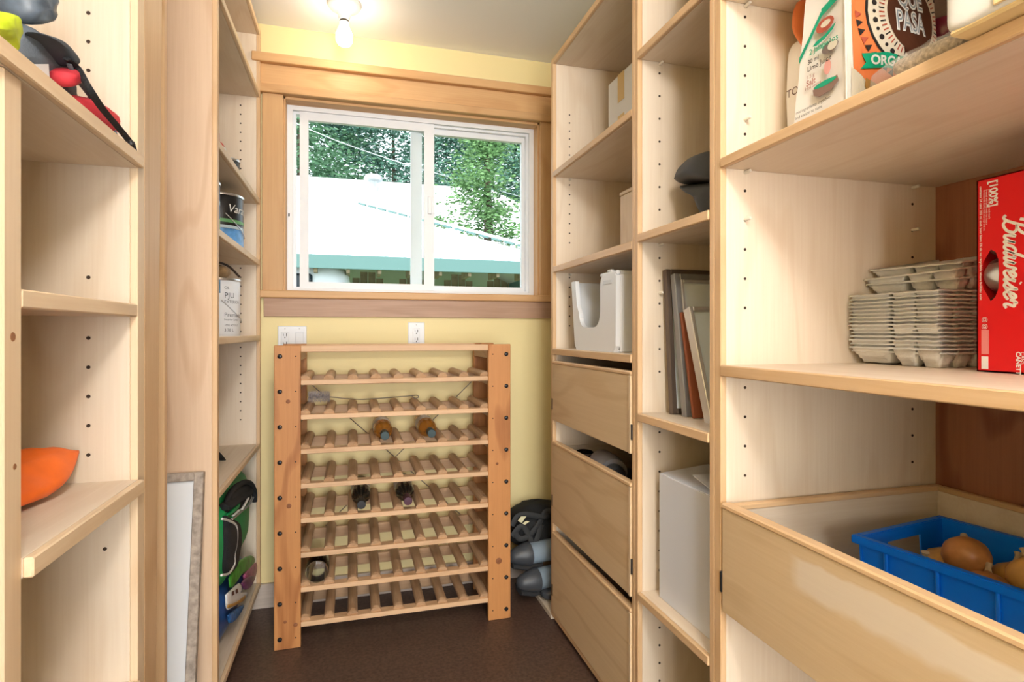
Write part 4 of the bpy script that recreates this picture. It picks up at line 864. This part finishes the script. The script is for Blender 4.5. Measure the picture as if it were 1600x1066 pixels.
SCRIPT = [  # pen strokes per letter (advance, strokes)
    (1.35, [[(.42, 2.0), (.34, 1.2), (.18, .25), (-.05, -.05), (-.3, .15)], [(-.15, 1.35), (-.1, 1.95), (.4, 2.25), (1.0, 2.1), (1.05, 1.6), (.75, 1.2), (.4, 1.1), (.85, 1.05), (1.15, .75), (1.05, .2), (.6, -.08), (.25, .1)]]),
    (.95, [[(0, .75), (.1, .95), (.12, .45), (.2, .05), (.42, .08), (.62, .5), (.68, .95), (.66, .3), (.78, .0), (.98, .25)]]),
    (1.0, [[(.68, .8), (.42, .98), (.12, .7), (.1, .2), (.3, .0), (.55, .25), (.72, .9)], [(.88, 2.1), (.74, 1.1), (.66, .35), (.78, .0), (1.02, .25)]]),
    (1.3, [[(0, .7), (.12, .95), (.12, .35), (.25, .02), (.45, .2), (.6, .95), (.6, .3), (.75, .02), (.98, .3), (1.05, .98), (1.2, .8), (1.35, .8)]]),
    (.72, [[(.05, .4), (.4, .55), (.5, .85), (.3, 1.0), (.1, .7), (.1, .2), (.3, .0), (.55, .1), (.75, .35)]]),
    (.48, [[(.0, .6), (.14, .95), (.12, .3), (.22, .0), (.48, .3)], [(.2, 1.35), (.24, 1.45)]]),
    (.72, [[(.0, .25), (.3, .8), (.36, 1.1), (.45, .7), (.5, .3), (.3, .0), (.05, .12)], [(.45, .1), (.72, .35)]]),
    (.72, [[(.05, .4), (.4, .55), (.5, .85), (.3, 1.0), (.1, .7), (.1, .2), (.3, .0), (.55, .1), (.75, .35)]]),
    (.9, [[(.0, .5), (.12, 1.1), (.2, .9), (.5, .85), (.46, .3), (.6, .0), (.85, .2)]])]
bm = bmesh.new(); adv = 0.; US = .0178
for wd_, strokes in SCRIPT:
    for st in strokes:
        P_ = [Vector((BX-.0004, .7085-US*y_, 1.346-US*(adv+x_+.32*y_)*1.06)) for x_, y_ in st]
        add_tube(bm, smooth_path(P_, 5), [(.0024, .0006)]*((len(P_)-1)*5+1), 6, up=(-1, 0, 0))
    adv += wd_
finish('script_lettering', bm, whi, bc)
btext('[100%]', .731, 1.416, .018, whi, 0, .0005, .9); btext('CANETTES', .690, 1.118, .010, whi, 0, .0003); btext('CANS', .683, 1.118, .008)
for k in range(3): btext('brewed with barley malt rice hops and water'[:40-k*5], .7415-.0042*k, 1.402, .0042)
btext('contains 24 cans 355 ml each beer biere 5% alc vol recyclable where facilities exist', .7475, 1.410, .0055, whi, 0, .0001, 1.1)
for z in (1.178, 1.166): text('recycle_mark', '@', .010, whi, bc, (BX-.0004, .7420, z), (0, 0, -1), (0, -1, 0))
for b in ((BX-.0006, BX, .733, .745, 1.112, 1.155),): box('print_panel', b, mat('pale_red_ink', (.80, .25, .25), .4), bc, 0)
box('print_panel', (BX-.0006, BX, .734, .745, 1.086, 1.108), whi, bc, 0)
# ---- blue crate with onions, inside the deep drawer
cr = thing('plastic_crate', 'bright blue plastic crate of onions inside the open drawer', 'crate', (1.13, .72, .575))
blue = mat('blue_plastic', (.0, .165, .80), .35)
ang_ = -.12; MC = Matrix.Translation((.978, .908, .574)) @ Matrix.Rotation(.15, 4, 'Z')
CWd, CLn, CHt = .275, .42, .166          # across (x), towards camera (-y), height
def cp(x, y, z): return MC @ Vector((x, -y, z))
def cwall(name, p, q, inward, hasholes=False):
    """tapered wall from corner p to q (crate plan coordinates), outer face first"""
    bm = bmesh.new(); tp_, th = .012, .0035; p = Vector(p); q = Vector(q); n = Vector(inward)
    def pt(s, h, d): base = p.lerp(q, s); ins = n*(tp_*(1-h/CHt)+d); return cp(base.x+ins.x, base.y+ins.y, h)
    if not hasholes: quads = [(0, 1, 0, CHt)]
    else: quads = [(0, 1, 0, .100), (0, .30, .100, .145), (.70, 1, .100, .145), (0, 1, .145, CHt)]
    for s0, s1, h0, h1 in quads:
        vs = [bm.verts.new(pt(s, h, d)) for d in (0, th) for s, h in ((s0, h0), (s1, h0), (s1, h1), (s0, h1))]
        for f in ((0, 1, 2, 3), (7, 6, 5, 4), (0, 4, 5, 1), (1, 5, 6, 2), (2, 6, 7, 3), (3, 7, 4, 0)): bm.faces.new([vs[i] for i in f])
    return finish(name, bm, blue, cr)
cwall('side_wall', (0, 0, 0), (0, CLn, 0), (1, 0, 0)); cwall('side_wall', (CWd, 0, 0), (CWd, CLn, 0), (-1, 0, 0))
cwall('end_wall', (0, 0, 0), (CWd, 0, 0), (0, 1, 0), True); cwall('end_wall', (0, CLn, 0), (CWd, CLn, 0), (0, -1, 0), True)
bm = bmesh.new(); vs = [bm.verts.new(cp(x, y, z)) for z in (0, .004) for x, y in ((.012, .012), (CWd-.012, .012), (CWd-.012, CLn-.012), (.012, CLn-.012))]
for f in ((0, 1, 2, 3), (4, 5, 6, 7), (0, 1, 5, 4), (1, 2, 6, 5), (2, 3, 7, 6), (3, 0, 4, 7)): bm.faces.new([vs[i] for i in f])
finish('base', bm, blue, cr)
def cbar(name, x0, x1, y0, y1, z0, z1):
    bm = bmesh.new(); add_box(bm, x0, x1, -y1, -y0, z0, z1); bmesh.ops.bevel(bm, geom=list(bm.edges), offset=.002, segments=2, affect='EDGES'); bm.transform(MC); return finish(name, bm, blue, cr)
cbar('rim', -.010, .006, -.010, CLn+.01, CHt-.012, CHt+.004); cbar('rim', CWd-.006, CWd+.010, -.010, CLn+.01, CHt-.012, CHt+.004)
cbar('rim', .006, CWd-.006, -.010, .006, CHt-.012, CHt+.004); cbar('rim', .006, CWd-.006, CLn-.006, CLn+.010, CHt-.012, CHt+.004)
for y in (.055, .145, .235, .325):
    tube('rib', [cp(-.003, y, CHt-.012), cp(.001, y, CHt-.062)], .0038, blue, cr, 8)
oskin = mat('onion_skin', (.52, .22, .07), .35, var=.35, vscale=18); oskin2 = mat('onion_skin_gold', (.62, .34, .10), .35, var=.3, vscale=16); dry = mat('dry_stalk', (.50, .38, .24), .8)
spots = [(.075, .075, .062, .046), (.175, .065, .066, .046), (.10, .170, .072, .045), (.205, .165, .070, .044), (.065, .265, .066, .045), (.17, .270, .070, .045), (.10, .360, .062, .043), (.21, .355, .062, .043), (.145, .115, .115, .040), (.15, .215, .112, .038)]
words = ['in the far left corner of', 'against the far end of', 'on the left side of', 'at the right side of', 'low at the near left of', 'in the centre of', 'at the near end of', 'in the near right corner of', 'on top of the far onions in', 'on top of the middle onions in']
for i, ((x, y, z, r), wd) in enumerate(zip(spots, words)):
    p = cp(x, y, z+.030); t = thing('onion', ('golden' if i % 2 else 'reddish brown')+' onion lying '+wd+' the blue crate', 'onion', p-Vector((0, 0, r*.8)), 'onions in the blue crate')
    Mo = Matrix.Translation(p) @ Matrix.Rotation(random.uniform(-.9, .9), 4, 'X') @ Matrix.Rotation(random.uniform(-.9, .9), 4, 'Y')
    lathe('bulb', [(.006, -r*.86), (r*.55, -r*.74), (r*.9, -r*.36), (r, 0), (r*.93, r*.34), (r*.66, r*.66), (r*.30, r*.86), (r*.14, r*1.02)], oskin2 if i % 2 else oskin, t, Mo, 20, smooth=True)
    lathe('stalk', [(r*.15, r*1.0), (r*.10, r*1.25), (r*.16, r*1.40)], dry, t, Mo, 8)

# ================================================================== outdoors
gr = struct(box('ground', (-40, 40, WY+.16, 60, -.5, -.3), mat('grass', (.10, .16, .05), .9, var=.4, vscale=2), bevel=0))
roofm = mat('white_metal_roof', (.80, .82, .83), .4); teal = mat('teal_trim', (.13, .24, .23), .5); timber = mat('weathered_timber', (.32, .24, .15), .8, var=.3, vscale=6)
pv = thing('pavilion', 'open carport with white ribbed metal roof and teal fascia', 'building', (-.9, 11.1, -.3))
EZ0 = 2.20; cx0, cx1, cy0, cy1 = -5.0, 3.2, 8.0, 14.2; rx0, rx1, ry, rzt = -1.9, .10, 11.1, 3.54
bm = bmesh.new(); V = [bm.verts.new(p) for p in ((cx0, cy0, EZ0), (cx1, cy0, EZ0), (cx1, cy1, EZ0), (cx0, cy1, EZ0), (rx0, ry, rzt), (rx1, ry, rzt))]
for f in ((0, 1, 5, 4), (1, 2, 5), (2, 3, 4, 5), (3, 0, 4)): bm.faces.new([V[i] for i in f])
r = bmesh.ops.extrude_face_region(bm, geom=list(bm.faces))
for v_ in [g for g in r['geom'] if isinstance(g, bmesh.types.BMVert)]: v_.co.z -= .03
rf = finish('roof', bm, roofm, pv)
sl = (rzt-EZ0)/(ry-cy0); k = 0; x = cx0+.2
while x < cx1-.05:
    d = min(ry-cy0, (x-cx0) if x < rx0 else (cx1-x if x > rx1 else 9)); d = min(d, 3.1)
    tube('roof_rib', [(x, cy0-.02, EZ0+.012), (x, cy0+d, EZ0+sl*d+.012)], .022, roofm, rf, 6); x += .25
tube('ridge_cap', [(rx0, ry, rzt+.05), (rx1, ry, rzt+.05)], .09, roofm, rf, 8)
for (a, b) in (((rx1, ry, rzt), (cx1, cy0, EZ0)), ((rx0, ry, rzt), (cx0, cy0, EZ0))):
    a = Vector(a); b = Vector(b); tube('hip_cap', [a+Vector((0, 0, .09)), b+Vector((0, 0, .09))], .075, roofm, rf, 8, flat=.35)
    for q in range(18): tube('closure_strip', [a.lerp(b, (q+.08)/18)+Vector((0, -.05, .045)), a.lerp(b, (q+.80)/18)+Vector((0, -.05, .045))], .022, teal, rf, 6)
box('fascia', (cx0, cx1, cy0-.03, cy0, EZ0-.19, EZ0-.005), teal, pv, .004); box('fascia', (cx1-.03, cx1, cy0, cy1, EZ0-.19, EZ0-.005), teal, pv, .004)
box('beam', (cx0+.1, cx1-.1, cy0+3.0, cy0+3.15, EZ0-.30, EZ0-.15), timber, pv, .004)
for x in (-4.6, -1.6, 1.15, 2.9): box('pillar', (x, x+.14, cy0+3.0, cy0+3.14, -.3, EZ0-.30), timber, pv, .004)
x = cx0+.3
while x < cx1-.2: box('rafter_tail', (x, x+.045, cy0+.02, cy0+.55, EZ0-.24, EZ0-.13), timber, pv, 0); x += .42
fn = thing('timber_fence', 'weathered board fence with posts under the carport roof', 'fence', (2, 11.5, -.3))
x = -1.2
while x < 4.6:
    hgt = 2.22+.14*math.sin(x*7); box('fence_board', (x, x+.135, 11.5, 11.53, -.3, hgt), timber, fn, 0); x += .15
for z in (.4, 1.5): box('fence_rail', (-1.2, 4.6, 11.46, 11.5, z, z+.09), timber, fn, 0)
vn = thing('van', 'white van parked under the carport seen through left pane', 'van', (-1.6, 9.0, -.3))
vw = mat('van_white', (.75, .78, .82), .3)
rbox('body', (-3.2, -.02, 8.15, 9.9, .0, 2.16), vw, vn, e=.22, seg=40)
box('side_window', (-.98, -.52, 8.135, 8.16, 1.55, 1.95), mat('car_glass', (.03, .04, .05), .1), vn, .03)
for x in (-2.0, -.4): lathe('wheel', [(.33, 0), (.34, .02), (.34, .18), (.33, .2)], BLACK(), vn, Matrix.Translation((x-.4, 8.10, .04)) @ Matrix.Rotation(-PI/2, 4, 'X'), 24)
lathe('tail_lamp', [(.09, 0), (.10, .02), (.04, .05)], mat('lamp_red', (.4, .03, .03), .3), vn, Matrix.Translation((-.12, 8.16, 1.74)) @ Matrix.Rotation(PI/2, 4, 'X'), 16)
h2 = thing('neighbour_house', 'house with broad white metal roof behind the carport', 'house', (1.5, 21, -.3))
box('wall', (-9, 9.5, 18.6, 26, -.3, 3.6), mat('house_siding', (.55, .52, .46), .7), h2, 0)
bm = bmesh.new(); V = [bm.verts.new(p) for p in ((-9.5, 18, 3.55), (10, 18, 3.55), (10, 27, 3.55), (-9.5, 27, 3.55), (-5.5, 22.5, 7.0), (5.4, 22.5, 7.0))]
for f in ((0, 1, 5, 4), (1, 2, 5), (2, 3, 4, 5), (3, 0, 4), (3, 2, 1, 0)): bm.faces.new([V[i] for i in f])
hr = finish('roof', bm, roofm, h2)
lathe('roof_vent', [(.16, 0), (.16, .45), (.34, .47), (.34, .60), (.30, .66), (.02, .70)], mat('galvanised', (.5, .52, .53), .4, .6), hr, Matrix.Translation((.75, 21.8, 6.35)), 20)
# trees
bark = mat('bark', (.10, .07, .05), .9)
def leafmat(name, col):
    m = mat(name, col, .6, var=.35, vscale=.9); b = m.node_tree.nodes['Principled BSDF']; b.inputs['Subsurface Weight'].default_value = 0; return m
LM = [leafmat('leaf_dark', (.09, .20, .10)), leafmat('leaf_blue', (.10, .22, .16)), leafmat('leaf_bright', (.13, .25, .09))]  # leaf greens lightened, distance haze put into the colour
def tree(x, y, base, h, spread, nl, lm, label, conifer=False, size=.16):
    t = thing('tree', label, 'tree', (x, y, base), 'trees behind the carport')
    tube('trunk', [(x, y, base), (x+.1, y, base+h*.5), (x, y, base+h*.97)], [.22, .15, .03], bark, t, 8)
    bm = bmesh.new(); cl = []
    for k in range(150):
        f = random.uniform(.12, 1.) if conifer else random.uniform(.25, 1.)
        R = spread*((1-f)*1.05+.06 if conifer else math.sin(PI*min(.97, (f-.12)/.9))**.6)
        a = random.uniform(0, 2*PI); rr = R*math.sqrt(random.random())
        cl.append((Vector((x+rr*math.cos(a), y+rr*math.sin(a), base+h*f)), spread*random.uniform(.16, .30)))
    for k in range(nl):
        c, r_ = random.choice(cl); d = Vector((random.gauss(0, 1), random.gauss(0, 1), random.gauss(0, .55))); p = c+d*r_*.6
        n = Vector((random.gauss(0, 1), random.gauss(0, 1), random.gauss(0, 1)+.4)).normalized(); u, v_ = frame_for(n); s_ = size*random.uniform(.6, 1.3)
        bm.faces.new([bm.verts.new(q) for q in (p-u*s_, p-v_*s_*.45, p+u*s_, p+v_*s_*.45)])
    me = finish('foliage', bm, lm, t)
tree(-2.6, 30, -.3, 15, 4.4, 24000, LM[0], 'dark green tree at the left behind the white roof', size=.125)
tree(2.2, 33, -.3, 16, 4.8, 24000, LM[1], 'blue green tree rising behind the roof vent', size=.13)
tree(7.4, 31, -.3, 17, 4.6, 24000, LM[1], 'airy blue green tree behind the meeting stile of the window', size=.125)
tree(3.75, 16.2, -.3, 8.4, 1.95, 15000, LM[2], 'sunlit bright green conifer at right of the window view', True, .07)
tree(10.2, 34, -.3, 17, 4.6, 24000, LM[0], 'tall green tree at far right behind the conifer', size=.125)
tree(2.2, 15.0, -.3, 4.5, .7, 4000, LM[2], 'low bright bush beside the end of carport roof', False, .05)
tag(tube('utility_pole', [(5.08, 16.8, -.3), (5.08, 16.8, 10)], .10, mat('pole_grey', (.33, .36, .40), .7), None, 10), 'grey utility pole at the right edge of the window view', 'pole')
for a, b, l in (((-6, 16, 8.6), (5.08, 16.7, 5.3), 'thin overhead wire slanting down across the trees'), ((2, 16.9, 5.0), (5.08, 16.7, 5.9), 'thin overhead wire rising toward the utility pole')):
    m_ = (Vector(a)+Vector(b))/2-Vector((0, 0, .5)); tag(tube('power_line', [a, m_, b], .012, mat('wire_grey', (.6, .62, .64), .6), None, 6, n=8), l, 'wire')
